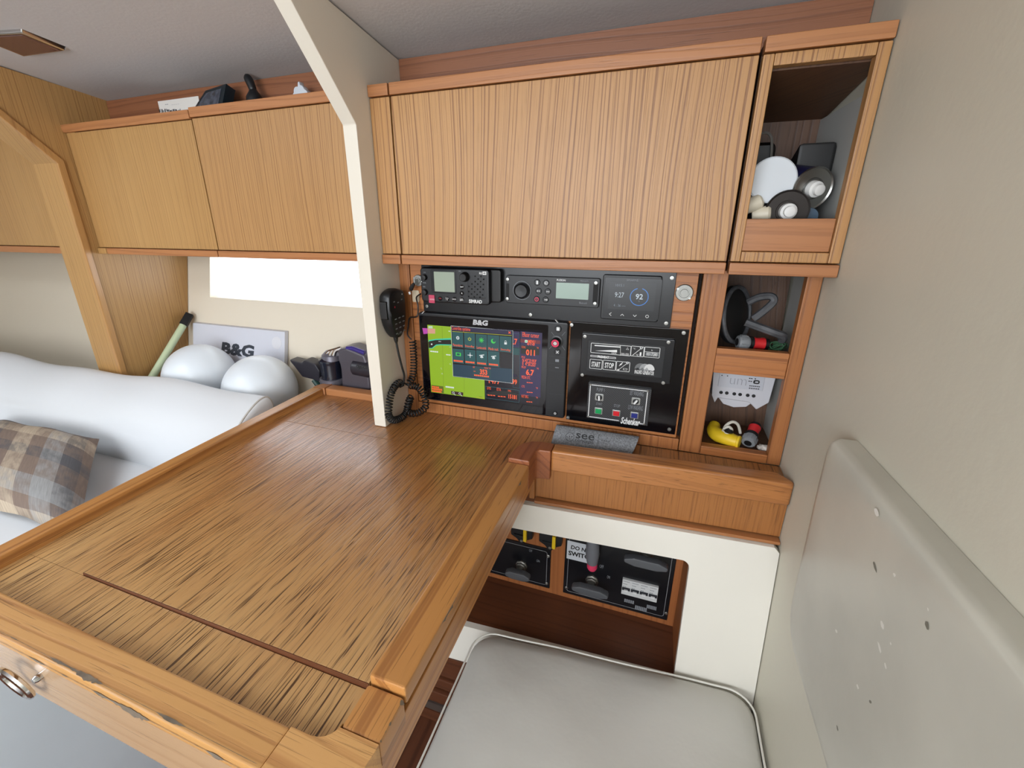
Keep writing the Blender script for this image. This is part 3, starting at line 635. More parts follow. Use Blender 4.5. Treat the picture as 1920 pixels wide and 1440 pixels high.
# the pop-up menu
s.zrect(435, 135, 1202, 852, mat('screen_menu_bg', (10, 12, 20), .2, emit=.8), 5); s.zout(435, 135, 1202, 852, .0006, wht, 6)
s.poly([s.z(442, 145), s.z(1195, 192), s.z(1193, 250), s.z(445, 200)], E_('menu_head', (28, 24, 66), .9), 6); L_((450, 206), (1190, 258), .0007, yel, 7)
s.ztext('Contrôles système', 448, 198, 675, 160, org, 7); a = s.z(1163, 221)
for dx in (-1, 1): s.line(a[0]-.0022, a[1]-.0022*dx, a[0]+.0022, a[1]+.0022*dx, .0011, org, 7)
tiles = [(452, 212, 590, 408), (600, 225, 735, 425), (745, 240, 882, 440), (890, 250, 1033, 455), (1043, 265, 1185, 468), (460, 420, 597, 605), (607, 430, 742, 620), (752, 440, 885, 635), (897, 452, 1035, 650)]
names = ['Paramètres', 'Standby', 'Luminosité', 'Mode nuit', 'Déverrouillage', '######', '#####', '######', '######']
for i, (X0, Y0, X1, Y1) in enumerate(tiles):
    s.zrect(X0, Y0, X1, Y1, tile, 6); s.zout(X0, Y0, X1, Y1, .0005, tilel, 7); W_ = X1-X0; cx, cy0 = X0+W_*.5, Y0+(Y1-Y0)*.38; a = s.z(cx, cy0)
    s.ztext(names[i], X0+12, Y1-20, X1-10, Y1-42, org, 8)
    if i == 0: s.ring(*a, .0016, .0031, wht, 8, 12); [s.line(a[0]+.0028*math.cos(k*PI/4), a[1]+.0028*math.sin(k*PI/4), a[0]+.0042*math.cos(k*PI/4), a[1]+.0042*math.sin(k*PI/4), .0013, wht, 8) for k in range(8)]
    if i == 1: s.ring(*a, .0026, .0037, yel, 8, 16, 130, 410); s.line(a[0], a[1], a[0], a[1]+.0044, .0010, yel, 8)
    if i == 2: s.disc(*a, .0026, grn, 8); [s.line(a[0]+.0026*math.cos(k*PI/4), a[1]+.0026*math.sin(k*PI/4), a[0]+.0058*math.cos(k*PI/4), a[1]+.0058*math.sin(k*PI/4), .0014, grn, 8) for k in range(8)]
    if i == 3: s.disc(*a, .0052, grn, 8); s.disc(a[0]+.0018, a[1]+.0018, .0034, tile, 9)
    if i == 4: s.rect(a[0]-.0028, a[1]-.0045, a[0]+.0028, a[1]+.0002, wht, 8); s.ring(a[0], a[1]+.0018, .0014, .0022, wht, 8, 10, -20, 200)
    if i == 5: s.rect(a[0]-.0062, a[1]-.0040, a[0]+.0062, a[1]+.0040, grn, 8); s.rect(a[0]-.0038, a[1]-.0022, a[0]+.0034, a[1]+.0022, tile, 9)
    if i == 6: [s.line(a[0]+.0060*math.cos(k*PI/2), a[1]+.0060*math.sin(k*PI/2), a[0], a[1], .0012, wht, 8) for k in range(4)]; s.ring(*a, .0012, .0028, wht, 8, 4)
    if i >= 7: s.line(a[0]-.0056, a[1]+.0012, a[0]+.0056, a[1]+.0036, .0018, wht, 8); s.disc(a[0], a[1]-.0022, .0034, wht, 8); s.rect(a[0]-.0036, a[1]-.0052, a[0]+.0036, a[1]-.0036, tile, 9)
s.poly([s.z(464, 612), s.z(1192, 672), s.z(1190, 842), s.z(468, 768)], navy, 6); s.zrect(705, 640, 932, 795, E_('tile2', (34, 74, 82), .9), 7)
s.ztext('353', 796, 738, 886, 684, org, 8, .03); s.ztext('AP', 708, 658, 732, 640, org, 8); s.ztext('MAG °M', 850, 668, 928, 655, org, 8); s.zrect(718, 697, 742, 705, org, 8); s.ztext('########', 725, 762, 912, 754, org, 8)
for (X0, Y0, X1, Y1) in ((1050, 475, 1187, 662),): s.zrect(X0, Y0, X1, Y1, E_('dark_tile', (16, 14, 26), .8), 6)
s.build('display_content', scr)
s = ysheet(YD, cpz); s.ztext('B&G', 705, 125, 895, 72, mat('brand_silver', (190, 192, 196), .3, .5), 2, .05, .12); s.build('brand_lettering', cp)
s = ysheet(-YD*-1-.0000, cpz) if False else ysheet(YD+.0006, cpz)
# key column
def key(X, Y, r, glyph):
    a = s.z(X, Y); k = lathe('button', [(r, 0), (r, .0012), (r*.9, .0018), (.0001, .0018)], (a[0], YD+.0006, a[1]), (0, -1, 0), black, cp, seg=20)
    t = ysheet(YD+.0006-.0018); 
    if glyph == 'grid': t.rect(a[0]-.0030, a[1]-.0034, a[0]+.0030, a[1]+.0034, pw, 0)
    if glyph == 'x': [t.line(a[0]-.0026, a[1]-.0026*d, a[0]+.0026, a[1]+.0026*d, .0013, pw, 0) for d in (-1, 1)]
    if glyph == 'p': t.ring(*a, .0016, .0024, pw, 0, 14, 120, 420); t.line(a[0], a[1], a[0], a[1]+.0030, .0008, pw, 0)
    t.build('symbol', k)
key(1766, 175, .0068, 'grid'); key(1757, 463, .0068, 'x'); key(1728, 1222, .0050, 'p')
a = s.z(1745, 335); kn = lathe('rotary_knob', [(.0130, 0), (.0130, .002), (.0098, .0026), (.0092, .012), (.0080, .0138), (.0001, .0138)], (a[0], YD+.0006, a[1]), (0, -1, 0), black, cp)
t = ysheet(YD+.0006-.0138); redm = mat('knob_red', (205, 40, 78), .3); t.ring(*a, .0046, .0078, redm, 0, 24); t.disc(*a, .0036, mat('knob_silver', (196, 190, 190), .25, .8), 0); t.build('knob_cap', kn)
for X, Y, w, h in ((1752, 570, 44, 36), (1750, 657, 46, 14)): t = ysheet(YD+.0006, cpz); t.zrect(X-w/2, Y-h/2, X+w/2, Y+h/2, pg, 1); t.build('key_label', cp)
for Y in (525, 612, 700, 990): L_((1650, Y-12), (1845, Y+8), .0003, mat('key_line', (58, 62, 70), .5), 1)
for p0, p1 in (((1680, 215), (1718, 262)), ((1855, 212), (1812, 262)), ((1805, 380), (1850, 440)), ((1690, 385), (1655, 425))): L_(p0, p1, .0005, pg, 1)
s.build('key_marks', cp)
for X, Y in ((430, 458), (1745, 80)):
    a = s.z(X, Y) if X > 1000 else at(793, 586, 'y', YD).xz
    bmg = bmesh.new(); d = (.0026, -.0026) if X > 1000 else (.0026, .0026)
    finish('corner_clip_mark', bprism([(a[0]-d[0]-.0007, a[1]-d[1]), (a[0]-d[0]+.0007, a[1]-d[1]), (a[0]+d[0]+.0007, a[1]+d[1]), (a[0]+d[0]-.0007, a[1]+d[1])], 'xz', -YD-.004, -YD+.0006), pw, cp, smooth=0); bmg.free()

# ---- VHF radio
YR = -.034; rz = (780, 495, 10.667)
R5 = yrect(786.3, 501.5, 917.5, 573.5, YR)
vr = thing('marine_radio', 'black VHF radio with pale square screen and rows of speaker holes', 'radio', ((R5[0]+R5[1])/2, -.02, R5[2]))
rbox('mount_body', (R5[0]+.010, R5[1]+.020, R5[2]+.004, R5[3]-.001), .006, .0045, .020, 'xz', rubber, vr, bev=.004)
rbox('front_case', R5, .007, .0205, -YR, 'xz', black, vr, bev=.004)
s = ysheet(YR, rz)
def zr4(X0, Y0, X1, Y1): (a, b_), (c, d) = s.z(X0, Y0), s.z(X1, Y1); return min(a, c), max(a, c), min(b_, d), max(b_, d)
bz = rbox('screen_bezel', zr4(290, 100, 810, 600), .003, -YR, -YR+.0015, 'xz', blackpan, vr, bev=.0008)
rbox('lcd', zr4(362, 148, 785, 565), .001, -YR+.0015, -YR+.0021, 'xz', lcd, bz, bev=.0002)
a = s.z(985, 255); ck = lathe('channel_knob', [(.0098, 0), (.0098, .004), (.0084, .006), (.0080, .0125), (.0068, .0138), (.0001, .0136)], (a[0], YR, a[1]), (0, -1, .0), rubber, vr)
for X, Y in ((175, 265), (185, 560)): a = s.z(X, Y); lathe('side_knob', [(.0064, 0), (.0064, .003), (.0052, .0075), (.0001, .008)], (a[0], YR, a[1]), (0, -1, 0), rubber, vr)
for X, Y in ((488, 690), (630, 698), (775, 703), (918, 712), (922, 458), (920, 585)): a = s.z(X, Y); lathe('key', [(.0046, 0), (.0046, .0012), (.0036, .0019), (.0001, .0019)], (a[0], YR, a[1]), (0, -1, 0), glassblack, vr, seg=16)
rbox('distress_cover', zr4(262, 612, 385, 780), .001, -YR, -YR+.0030, 'xz', mat('distress_red', (186, 62, 92), .35), vr, bev=.0006)
holes = [(1185, 245), (1300, 250), (1245, 300), (1355, 305), (1185, 352), (1295, 352), (1120, 400), (1238, 402), (1350, 408), (1062, 450), (1180, 455), (1292, 457), (1118, 500), (1235, 505), (1345, 508), (1058, 552), (1172, 555), (1283, 560), (1112, 600), (1225, 610), (1335, 618), (1055, 650), (1168, 658), (1280, 662)]
gr = finish('speaker_grille', loft(zr4(1030, 200, 1400, 690), .003, [(0, -YR), (.001, -YR+.0004)], 'xz'), black, vr)
for X, Y in holes: a = s.z(X, Y); lathe('speaker_hole', [(.0017, 0), (.0017, .0003), (.0012, .0004), (.0001, .0001)], (a[0], YR-.0004, a[1]), (0, -1, 0), mat('hole_black', (4, 4, 5), .9), gr, seg=10)
s.ztext('SIMRAD', 1062, 778, 1322, 720, pw, 3, .03); s.ztext('RS', 1268, 205, 1322, 165, pw, 3, .03); s.zrect(1332, 150, 1408, 218, pw, 3); s.ztext('40', 1346, 202, 1394, 166, pk, 5, .02)
for t, X0, Y0, X1, Y1 in (('VOL', 150, 178, 198, 155), ('PWR', 140, 388, 202, 365), ('SQL', 140, 468, 192, 440), ('SEL', 852, 155, 905, 130)): s.ztext(t, X0, Y0, X1, Y1, pg, 3, .01)
s.disc(*s.z(112, 352), .0009, pw, 3); s.build('case_lettering', vr)
t = ysheet(YR-.0021, rz)
for w_, X0, Y0, X1, Y1 in (('ENT', 888, 470, 952, 445), ('X', 902, 600, 932, 572), ('SCAN', 592, 692, 650, 676), ('16', 600, 722, 640, 706), ('HI/LO', 728, 716, 802, 692), ('CALL', 878, 712, 945, 692), ('MENU', 880, 738, 945, 718)): t.ztext(w_, X0, Y0, X1, Y1, pw, 1, .01)
t.ztext('16', 462, 700, 505, 674, mat('print_red', (180, 40, 60), .5), 1, .01); t.build('key_lettering', vr)
t = ysheet(YR-.0030, rz); t.ztext('DISTRESS', 278, 718, 372, 698, pw, 1); t.build('distress_lettering', vr)

# ---- stereo
YS = -.012; zz = (770, 490, 3.6226)
R6 = yrect(948.5, 516, 1122, 578, YS)
so = thing('marine_stereo', 'black flush mounted stereo with large volume dial and pale display', 'stereo', ((R6[0]+R6[1])/2, -.008, R6[2]))
rbox('faceplate', R6, .004, .0045, -YS, 'xz', black, so, bev=.0016)
s = ysheet(YS, zz)
a = s.z(758, 197); dl = lathe('volume_dial', [(.0186, 0), (.0186, .0016), (.0172, .0016), (.0168, .0006), (.0155, .0006), (.0150, .010), (.0135, .0118), (.0118, .0100), (.0001, .0095)], (a[0], YS, a[1]), (0, -1, 0), black, so, seg=36)
t = ysheet(YS-.0017); t.ring(*a, .0176, .0186, pg, 0, 36); t.build('dial_ring', dl)
for X, Y, g in ((860, 143, 'doc'), (921, 147, 'in'), (870, 201, 'prev'), (932, 205, 'next'), (857, 257, 'pow'), (917, 260, 'play')):
    a = s.z(X, Y); k = lathe('button', [(.0062, 0), (.0062, .0008), (.0052, .0015), (.0001, .0015)], (a[0], YS, a[1]), (0, -1, 0), blackpan, so, seg=18)
    t = ysheet(YS-.0015)
    if g == 'doc': t.rect(a[0]-.0016, a[1]-.0034, a[0]+.0020, a[1]+.0034, pw)
    if g == 'in': t.ring(*a, .0026, .0033, pw); t.line(a[0]-.0034, a[1], a[0]+.0012, a[1], .0014, pw)
    if g in ('prev', 'next', 'play'):
        d = -1 if g == 'prev' else 1
        for o_ in ((-.0022, .0012) if g != 'play' else (-.0018,)): t.poly([(a[0]+o_, a[1]-.0016), (a[0]+o_, a[1]+.0016), (a[0]+o_+.0026, a[1])] if d > 0 else [(a[0]-o_, a[1]-.0016), (a[0]-o_-.0026, a[1]), (a[0]-o_, a[1]+.0016)], pw)
        if g == 'play': [t.rect(a[0]+.0012+k_*.0016, a[1]-.0016, a[0]+.0022+k_*.0016, a[1]+.0016, pw) for k_ in (0, 1)]
    if g == 'pow': t.ring(*a, .0030, .0044, MATS['knob_red'], 0, 18); t.line(a[0], a[1]-.001, a[0], a[1]+.0022, .001, MATS['knob_red'])
    t.build('symbol', k)
rbox('lcd', zr4(990, 143, 1206, 262), .001, -YS, -YS+.0006, 'xz', mat('lcd_mint', (158, 178, 168), .18), so, bev=.0002)
s.ztext('FUSION', 993, 134, 1053, 122, pw, 2, .02); s.ztext('MS-RA670', 1152, 138, 1208, 129, pg, 2); s.ztext('Bluetooth', 1145, 288, 1198, 277, pg, 2)
s.build('lettering', so)
for X0, X1 in ((652, 668), (1243, 1268)):
    rbox('end_slot', zr4(X0, 150, X1, 248 if X0 < 1000 else 280), .001, -YS, -YS+.0005, 'xz', mat('slot_black', (5, 5, 6), .7), so, bev=.0002)
screws([(952, 523.5), (951.5, 560), (1117.5, 530.5), (1115.5, 569)], YS-.0002, so, .0036)

# ---- battery monitor
YM = -.010
R7 = yrect(1131, 514.5, 1232.5, 605, YM)
bmn = thing('battery_monitor', 'square black battery monitor with blue ring reading 92', 'monitor', ((R7[0]+R7[1])/2, -.006, R7[2]))
rbox('frame', R7, .004, .0045, -YM, 'xz', black, bmn, bev=.0025)
s = ysheet(YM, zz); fg = rbox('glass', zr4(1322, 108, 1680, 400), .003, -YM, -YM+.0008, 'xz', blackpan, bmn, bev=.0003)
s = ysheet(YM-.0008, zz); blue = E_('blue', (40, 110, 185), 1.3); sg = E_('soft_grey', (170, 180, 188), 1.3); sd = E_('dim_grey', (110, 120, 130), 1.1)
s.zrect(1352, 140, 1650, 340, E_('monitor_bg', (22, 28, 38), .5), 0)
a = s.z(1552, 242); s.ring(*a, .0150, .0164, blue, 1, 40, 105, 435); s.ztext('92', 1526, 258, 1580, 222, sg, 2, .02); s.ztext('%', 1546, 275, 1556, 266, sd, 2)
s.ztext('9:27', 1386, 243, 1450, 212, sg, 2); s.ztext('1015.1', 1392, 170, 1450, 155, sd, 2); s.ztext('4 : 36 ----', 1378, 306, 1460, 293, sd, 2); s.ztext('SIMARINE', 1466, 133, 1548, 122, pg, 2)
for X, Y, t in ((1356, 358, '<'), (1437, 364, '^'), (1522, 369, 'v')):
    a = s.z(X, Y); d = {'<': ((.002, .003), (-.002, 0), (.002, -.003)), '^': ((-.003, -.0016), (0, .0018), (.003, -.0016)), 'v': ((-.003, .0016), (0, -.0018), (.003, .0016))}[t]
    for m0, m1 in zip(d, d[1:]): s.line(a[0]+m0[0], a[1]+m0[1], a[0]+m1[0], a[1]+m1[1], .0009, pw, 2)
s.ring(*s.z(1606, 374), .0022, .0030, pw, 2, 14); s.build('display_content', fg)

# ---- generator panel
YG = -.009; z2 = (1050, 600, 6.544)
R8 = yrect(1091, 624, 1256, 721, YG)
gp = thing('generator_panel', 'black generator control panel with START and STOP keys', 'control panel', ((R8[0]+R8[1])/2, -.006, R8[2]))
rbox('plate', R8, .003, .0042, -YG, 'xz', blackpan, gp, bev=.002)
s = ysheet(YG, z2); rbox('foil', zr4(352, 250, 1248, 712), .002, -YG, -YG+.0005, 'xz', black, gp, bev=.0002)
screws([(1097, 630.5), (1253.5, 641.5), (1092, 702.5), (1243.5, 717.5)], YG-.0002, gp, .0038)
s = ysheet(YG-.0005, z2); w = .0009
s.zout(382, 278, 864, 444, w, pw, 1, .0016); L_((742, 308), (742, 436), .0007, pw, 2); s.poly([s.z(425, 305), s.z(740, 325), s.z(740, 338), s.z(425, 318)], pw, 2); s.poly([s.z(430, 376), s.z(700, 366), s.z(700, 396)], pw, 2)
s.ztext('100%', 632, 415, 694, 400, pw, 2); s.ztext('000-000', 750, 428, 845, 410, pw, 2); a = s.z(828, 355); s.ring(*a, .0022, .0030, pw, 2, 3, 90, 450)
s.zout(875, 315, 1024, 455, w, pw, 1, .0016); L_((890, 432), (1000, 345), .0009, pw, 2); s.ring(*s.z(998, 342), .0016, .0026, pw, 2); s.ztext('°C', 928, 438, 965, 418, pw, 2, .01); s.zrect(980, 395, 996, 440, pw, 2); s.ztext('°C', 896, 358, 928, 342, pw, 2)
s.zout(1040, 326, 1218, 470, w, pw, 1, .0016); L_((1044, 388), (1214, 403), .0007, pw, 2); s.ztext('h', 1122, 380, 1136, 362, pw, 2); s.zrect(1052, 396, 1208, 448, mat('counter_grey', (96, 100, 104), .4), 2); s.ztext('0017280', 1060, 436, 1196, 408, pw, 3)
s.zout(374, 428, 686, 478, w, pw, 1, .0012); s.ztext('PREHEAT', 462, 462, 602, 445, pw, 2, .01)
for X0, Y0, X1, Y1, t in ((368, 476, 514, 608, 'START'), (530, 488, 680, 622, 'STOP')):
    s.zout(X0, Y0, X1, Y1, w, pw, 1, .0016); s.ztext(t, X0+18, Y1-38, X1-18, Y0+42, pw, 2, .02)
s.zout(694, 502, 850, 640, w, pw, 1, .0016); L_((715, 612), (828, 528), .0009, pw, 2); s.ring(*s.z(828, 526), .0014, .0024, pw, 2); s.ring(*s.z(714, 612), .0010, .0020, pw, 2); s.zout(775, 590, 824, 616, .0006, pw, 2); L_((770, 522), (735, 548), .0014, pw, 2); L_((760, 540), (725, 562), .0012, pw, 2)
for k, (c0, c1) in enumerate(((915, 1060), (975, 1105), (1030, 1160))):
    P_ = [s.z(c0+(c1-c0)*.5-(c1-c0)*.5*math.cos(t*PI/10), 600+(c0-915)*.09-70*math.sin(t*PI/10)) for t in range(11)]
    P_ += [s.z(c1-(c1-c0)*.15, 622+(c0-915)*.03), s.z(c0+(c1-c0)*.45, 616), s.z(c0+(c1-c0)*.30, 582)]
    s.poly(P_, (mat('wave_dark', (104, 106, 108), .6), mat('wave_mid', (150, 152, 154), .6), mat('wave_light', (205, 206, 206), .6))[k], 2+k)
s.ztext('PAGURO GENERATOR', 912, 655, 1154, 632, pw, 6, .02, .15); s.build('lettering', gp)

# ---- watermaker panel
YW = -.010
R9 = yrect(1103.5, 717.5, 1214, 799, YW)
wm = thing('watermaker_panel', 'small carbon patterned watermaker panel with green, red and blue buttons', 'control panel', ((R9[0]+R9[1])/2, -.006, R9[2]))
cf = mat('carbon_weave', (44, 46, 50), .35); nt = cf.node_tree; ck_ = nt.nodes.new('ShaderNodeTexChecker'); ck_.inputs['Scale'].default_value = 480; ck_.inputs['Color1'].default_value = (.012, .013, .015, 1); ck_.inputs['Color2'].default_value = (.055, .057, .062, 1)
tcn = nt.nodes.new('ShaderNodeTexCoord'); nt.links.new(tcn.outputs['Object'], ck_.inputs['Vector']); nt.links.new(ck_.outputs['Color'], nt.nodes['Principled BSDF'].inputs['Base Color'])
rbox('plate', R9, .001, .0042, -YW, 'xz', cf, wm, bev=.0008)
s = ysheet(YW, z2)
Q = [s.z(368, 800), s.z(1072, 865), s.z(1035, 1272), s.z(352, 1188)]; bx0, bx1, bz0, bz1 = (Q[0][0]+Q[3][0])/2, (Q[1][0]+Q[2][0])/2, (Q[2][1]+Q[3][1])/2, (Q[0][1]+Q[1][1])/2
for a_, b_ in (((bx0, bz1), (bx1, bz1)), ((bx1, bz1), (bx1, bz0)), ((bx0, bz1), (bx0, bz0)), ((bx0, bz0), (bx0+(bx1-bx0)*.56, bz0)), ((bx1-.009, bz0), (bx1, bz0))): s.line(*a_, *b_, .0016, pw, 1)
for c in ((bx0, bz1), (bx1, bz1), (bx0, bz0), (bx1, bz0)): lathe('screw', [(.0020, 0), (.0020, .0008), (.0012, .0014), (.0001, .0014)], (c[0], YW-.0003, c[1]), (0, -1, 0), steel, wm, seg=10)
s.ztext('Schenker', 742, 1268, 988, 1218, pw, 3, .025, .3)
for t, X0, Y0, X1, Y1 in (('PUMP 1', 450, 872, 548, 840), ('START', 442, 1038, 520, 1018), ('STOP', 660, 1065, 738, 1040), ('SET WASHING', 855, 918, 1030, 882), ('LOW WASHING', 835, 1092, 1018, 1060)): s.ztext(t, X0, Y0, X1, Y1, pg, 2)
s.build('lettering', wm)
s = ysheet(YW, z2)
for X, Y, ang in ((482, 945, 5), (930, 993, -32)):
    r = zr4(X-48, Y-46, X+50, Y+50); o = rbox('rotary_switch', r, .002, -YW, -YW+.0014, 'xz', alu, wm, bev=.0006); cx, cz = (r[0]+r[1])/2, (r[2]+r[3])/2
    dk = lathe('dial', [(.0058, 0), (.0058, .0016), (.0052, .0020), (.0001, .002)], (cx, YW-.0014, cz), (0, -1, 0), black, o, seg=20)
    bl = loft((-.0018, .0018, -.0056, .0050), .0014, [(0, .0034), (0, .0062), (.0006, .0068)], 'xz'); ca, sa = math.cos(math.radians(ang)), math.sin(math.radians(ang))
    for v in bl.verts: x, z_ = v.co.x, v.co.z; v.co.x = cx+x*ca-z_*sa; v.co.z = cz+x*sa+z_*ca; v.co.y += YW
    finish('pointer', bl, pw, o)
for X, Y, nm, c in ((472, 1112, 'green', (12, 150, 84)), (690, 1140, 'red', (205, 24, 38)), (912, 1166, 'blue', (26, 40, 120))):
    o = rbox('push_button', zr4(X-46, Y-44, X+48, Y+46), .0015, -YW, -YW+.0022, 'xz', alu, wm, bev=.0008)
    rbox('button_cap', zr4(X-34, Y-32, X+36, Y+34), .0010, -YW+.0022, -YW+.0040, 'xz', mat('button_'+nm, c, .3), o, bev=.0008, label=nm+' button cap')

# ---- radio microphone on the partition, with its coiled lead
mc = thing('radio_microphone', 'black handheld microphone with keypad and coiled lead hung on the partition', 'microphone', (-.035, -.055, .2))
def ypoly_loft(P_, layers, c, bm=None):
    b = bmesh.new(); R_ = [[b.verts.new((x, c[0]+(p[0]-c[0])*k, c[1]+(p[1]-c[1])*k)) for p in P_] for k, x in layers]; n = len(P_)
    for A_, B_ in zip(R_, R_[1:]):
        for i in range(n): b.faces.new((A_[i], A_[(i+1) % n], B_[(i+1) % n], B_[i]))
    b.faces.new(R_[0]); b.faces.new(R_[-1]); return b
P_ = spline([(-.030, .300, 0), (-.055, .3065, 0), (-.082, .301, 0), (-.089, .285, 0), (-.090, .255, 0), (-.084, .228, 0), (-.070, .205, 0), (-.056, .199, 0), (-.044, .205, 0), (-.031, .228, 0), (-.026, .255, 0), (-.026, .285, 0), (-.030, .300, 0)], 3)[:-1]
P_ = [(p.x, p.y) for p in P_]; cc = (-.058, .258)
finish('body', ypoly_loft(P_, [(.90, -.0455), (.99, -.040), (1.0, -.030), (.97, -.022), (.88, -.0185)], cc), black, mc, smooth=50)
box('hook', -.0468, -.0456, -.066, -.050, .262, .285, steel, mc, bev=.0004)
rbox('talk_key', (-.094, -.086, .246, .284), .003, -.040, -.025, 'yz', rubber, mc, bev=.001)
kp = Sheet((-.0184, 0, 0), (0, 1, 0), (0, 0, 1))
for r in range(4):
    for c in range(3): kp.rect(-.076+c*.015, .2430-r*.0105, -.068+c*.015, .2455-r*.0105, pg, 1)
for c in range(3): kp.rect(-.076+c*.015, .280-.004*(c % 2), -.070+c*.015, .2825-.004*(c % 2), pg, 1)
kp.disc(-.072, .270, .0022, mat('print_red2', (170, 40, 60), .5), 1, 10); kp.disc(-.040, .292, .0016, pw, 1, 10); kp.text('SIMRAD', -.070, .2085, -.050, .2115, pg, 1); kp.build('keypad', mc)
def zp(X, Y, y): p = at(600+X/4.233, 480+Y/4.233, 'y', y); return p
wire = [(-.034, -.057, .203), (-.033, -.056, .188)]
lead = [Vector((-.032, -.057, .200)), zp(605, 680, -.057), zp(625, 780, -.055), zp(650, 880, -.050), zp(668, 950, -.046), zp(660, 1030, -.046)]
tube('lead', spline(lead, 6), .0024, rubber, mc, 8)
lathe('strain_relief', [(.0060, 0), (.0056, .006), (.0040, .016), (.0026, .020)], (-.032, -.057, .207), (zp(605, 680, -.057)-Vector((-.032, -.057, .207))), rubber, mc, seg=12)
def zx(X, Y, x): p = at(600+X/4.233, 480+Y/4.233, 'x', x); p.z = max(p.z, .0105); return p
coil = [zp(660, 1035, -.046), zx(632, 1005, -.036), zx(590, 1040, -.036), zx(560, 1110, -.035), zx(548, 1190, -.034), zx(545, 1265, -.034), zx(580, 1302, -.033), zx(635, 1290, -.030), zx(680, 1250, -.026), zp(700, 1190, -.052), zp(722, 1120, -.046)]
coil2 = [zp(725, 1120, -.046), zp(700, 1165, -.044), zp(695, 1225, -.052), zp(735, 1252, -.056), zp(790, 1238, -.052), zp(838, 1195, -.046), zp(826, 1110, -.042), zp(775, 1040, -.036), zp(705, 1020, -.034), zp(735, 960, -.030), zp(745, 860, -.026), zp(742, 760, -.024), zp(735, 670, -.022)]
tube('coiled_lead', helix(coil+coil2[1:], .0072, .0068, 11), .0017, rubber, mc, 5, smooth=80)
tube('lead', spline([zp(725, 662, -.022), zp(695, 625, -.020), zp(700, 560, -.014), zp(712, 492, -.010), zp(770, 478, -.018), zp(778, 400, -.010), zp(765, 330, -.012), zp(800, 300, -.020)], 6), .0017, rubber, mc, 6)
ky = thing('lock_key', 'small key with black fob hanging in the left panel lock', 'key', (KL.x, -.012, KL.z-.02))
box('blade', KL.x-.0012, KL.x+.0012, -.020, -.0052, KL.z-.005, KL.z+.004, steel, ky, bev=.0003)
tube('fob', spline([(KL.x, -.0205, KL.z-.003), (KL.x-.006, -.022, KL.z-.012), (KL.x-.009, -.022, KL.z-.019)], 5), [.0022, .003, .0036, .0040, .0044, .0046, .0046, .0046, .0044, .0038, .003], rubber, ky, 8)
lathe('tip', [(.0001, 0), (.0026, .0006), (.0026, .006), (.0001, .0066)], (KL.x-.0125, -.0225, KL.z-.0215), (.3, 0, -1), pw, ky, seg=10)
# ================================================================== battery switches in the recess
YB = -.0405
pwl = mat('plate_line', (150, 152, 156), .5)
def switch_handle(parent, u, v, vertical=True, L=.060):
    p = at(u, v, 'y', YB-.004); x, z = p.x, p.z
    lathe('nut', [(.0150, 0), (.0150, .004), (.0125, .006), (.0125, .010), (.0105, .012), (.0105, .022)], (x, YB-.0035, z), (0, -1, 0), mat('nut_grey', (120, 118, 112), .4, .6), parent, seg=8)
    b = bmesh.new(); pts = [(-L/2, -.005), (-L/2, .004), (-L*.28, .0105), (L*.28, .0105), (L/2, .004), (L/2, -.005), (L*.25, -.0105), (-L*.25, -.0105)]
    finish('handle', bprism([(x+a, z+c) for a, c in pts], 'xz', -YB+.026, -YB+.044, .004), mat('handle_grey', (84, 86, 90), .45), parent)
def plate(name, label, x0, x1, z0, z1):
    t = thing(name, label, 'switch panel', ((x0+x1)/2, -.042, z0)); rbox('plate', (x0, x1, z0, z1), .001, .0402, .0435, 'xz', mat('switch_plate', (14, 15, 20), .3), t, bev=.0006)
    s = ysheet(-.0435); s.outline(x0+.008, z0+.008, x1-.008, z1-.008, .0009, pwl, 0, .006); return t, s
sp, s = plate('engine_switch_panel', 'smaller black battery switch panel nearest the desk', .170, .3275, -.3955, -.2810)
switch_handle(sp, 978, 1060)
for X, Y in ((1028, 1043), (1025, 1094)): p = at(X, Y, 'y', -.0437); lathe('screw', [(.0040, 0), (.0040, .001), (.0020, .0018), (.0001, .0012)], (p.x, -.0437, p.z), (0, -1, 0), steel, sp, seg=12)
s.ztext('OFF', 992, 1034, 998, 1031, pg, 1); s.ztext('ON', 1006, 1053, 1012, 1050, pg, 1); s.build('print', sp)
bp_, s = plate('main_switch_panel', 'wide black battery panel with two rotary switches and breakers', .3600, .5905, -.3955, -.125)
switch_handle(bp_, 1110, 1088, L=.080)
switch_handle(bp_, 1212, 1036, L=.086)
for X, Y in ((1062, 1102), (1249, 1150)): p = at(X, Y, 'y', -.0437); lathe('screw', [(.0040, 0), (.0040, .001), (.0020, .0018), (.0001, .0012)], (p.x, -.0437, p.z), (0, -1, 0), steel, bp_, seg=12)
for t, X0, Y0, X1, Y1 in (('OFF', 1124, 1064, 1132, 1060), ('ON', 1138, 1084, 1144, 1080), ('#####', 1170, 1130, 1190, 1125), ('#######', 1190, 1144, 1214, 1138), ('#######', 1212, 1142, 1232, 1136)): s.ztext(t, X0, Y0, X1, Y1, pg, 1)
s.build('print', bp_)
rb = yrect(1167.5, 1086, 1231, 1131, -.0505)
br = rbox('breaker_block', rb, .001, .0437, .050, 'xz', mat('breaker_white', (206, 208, 208), .45), bp_, bev=.001)
w4 = (rb[1]-rb[0])/4; s = ysheet(-.050)
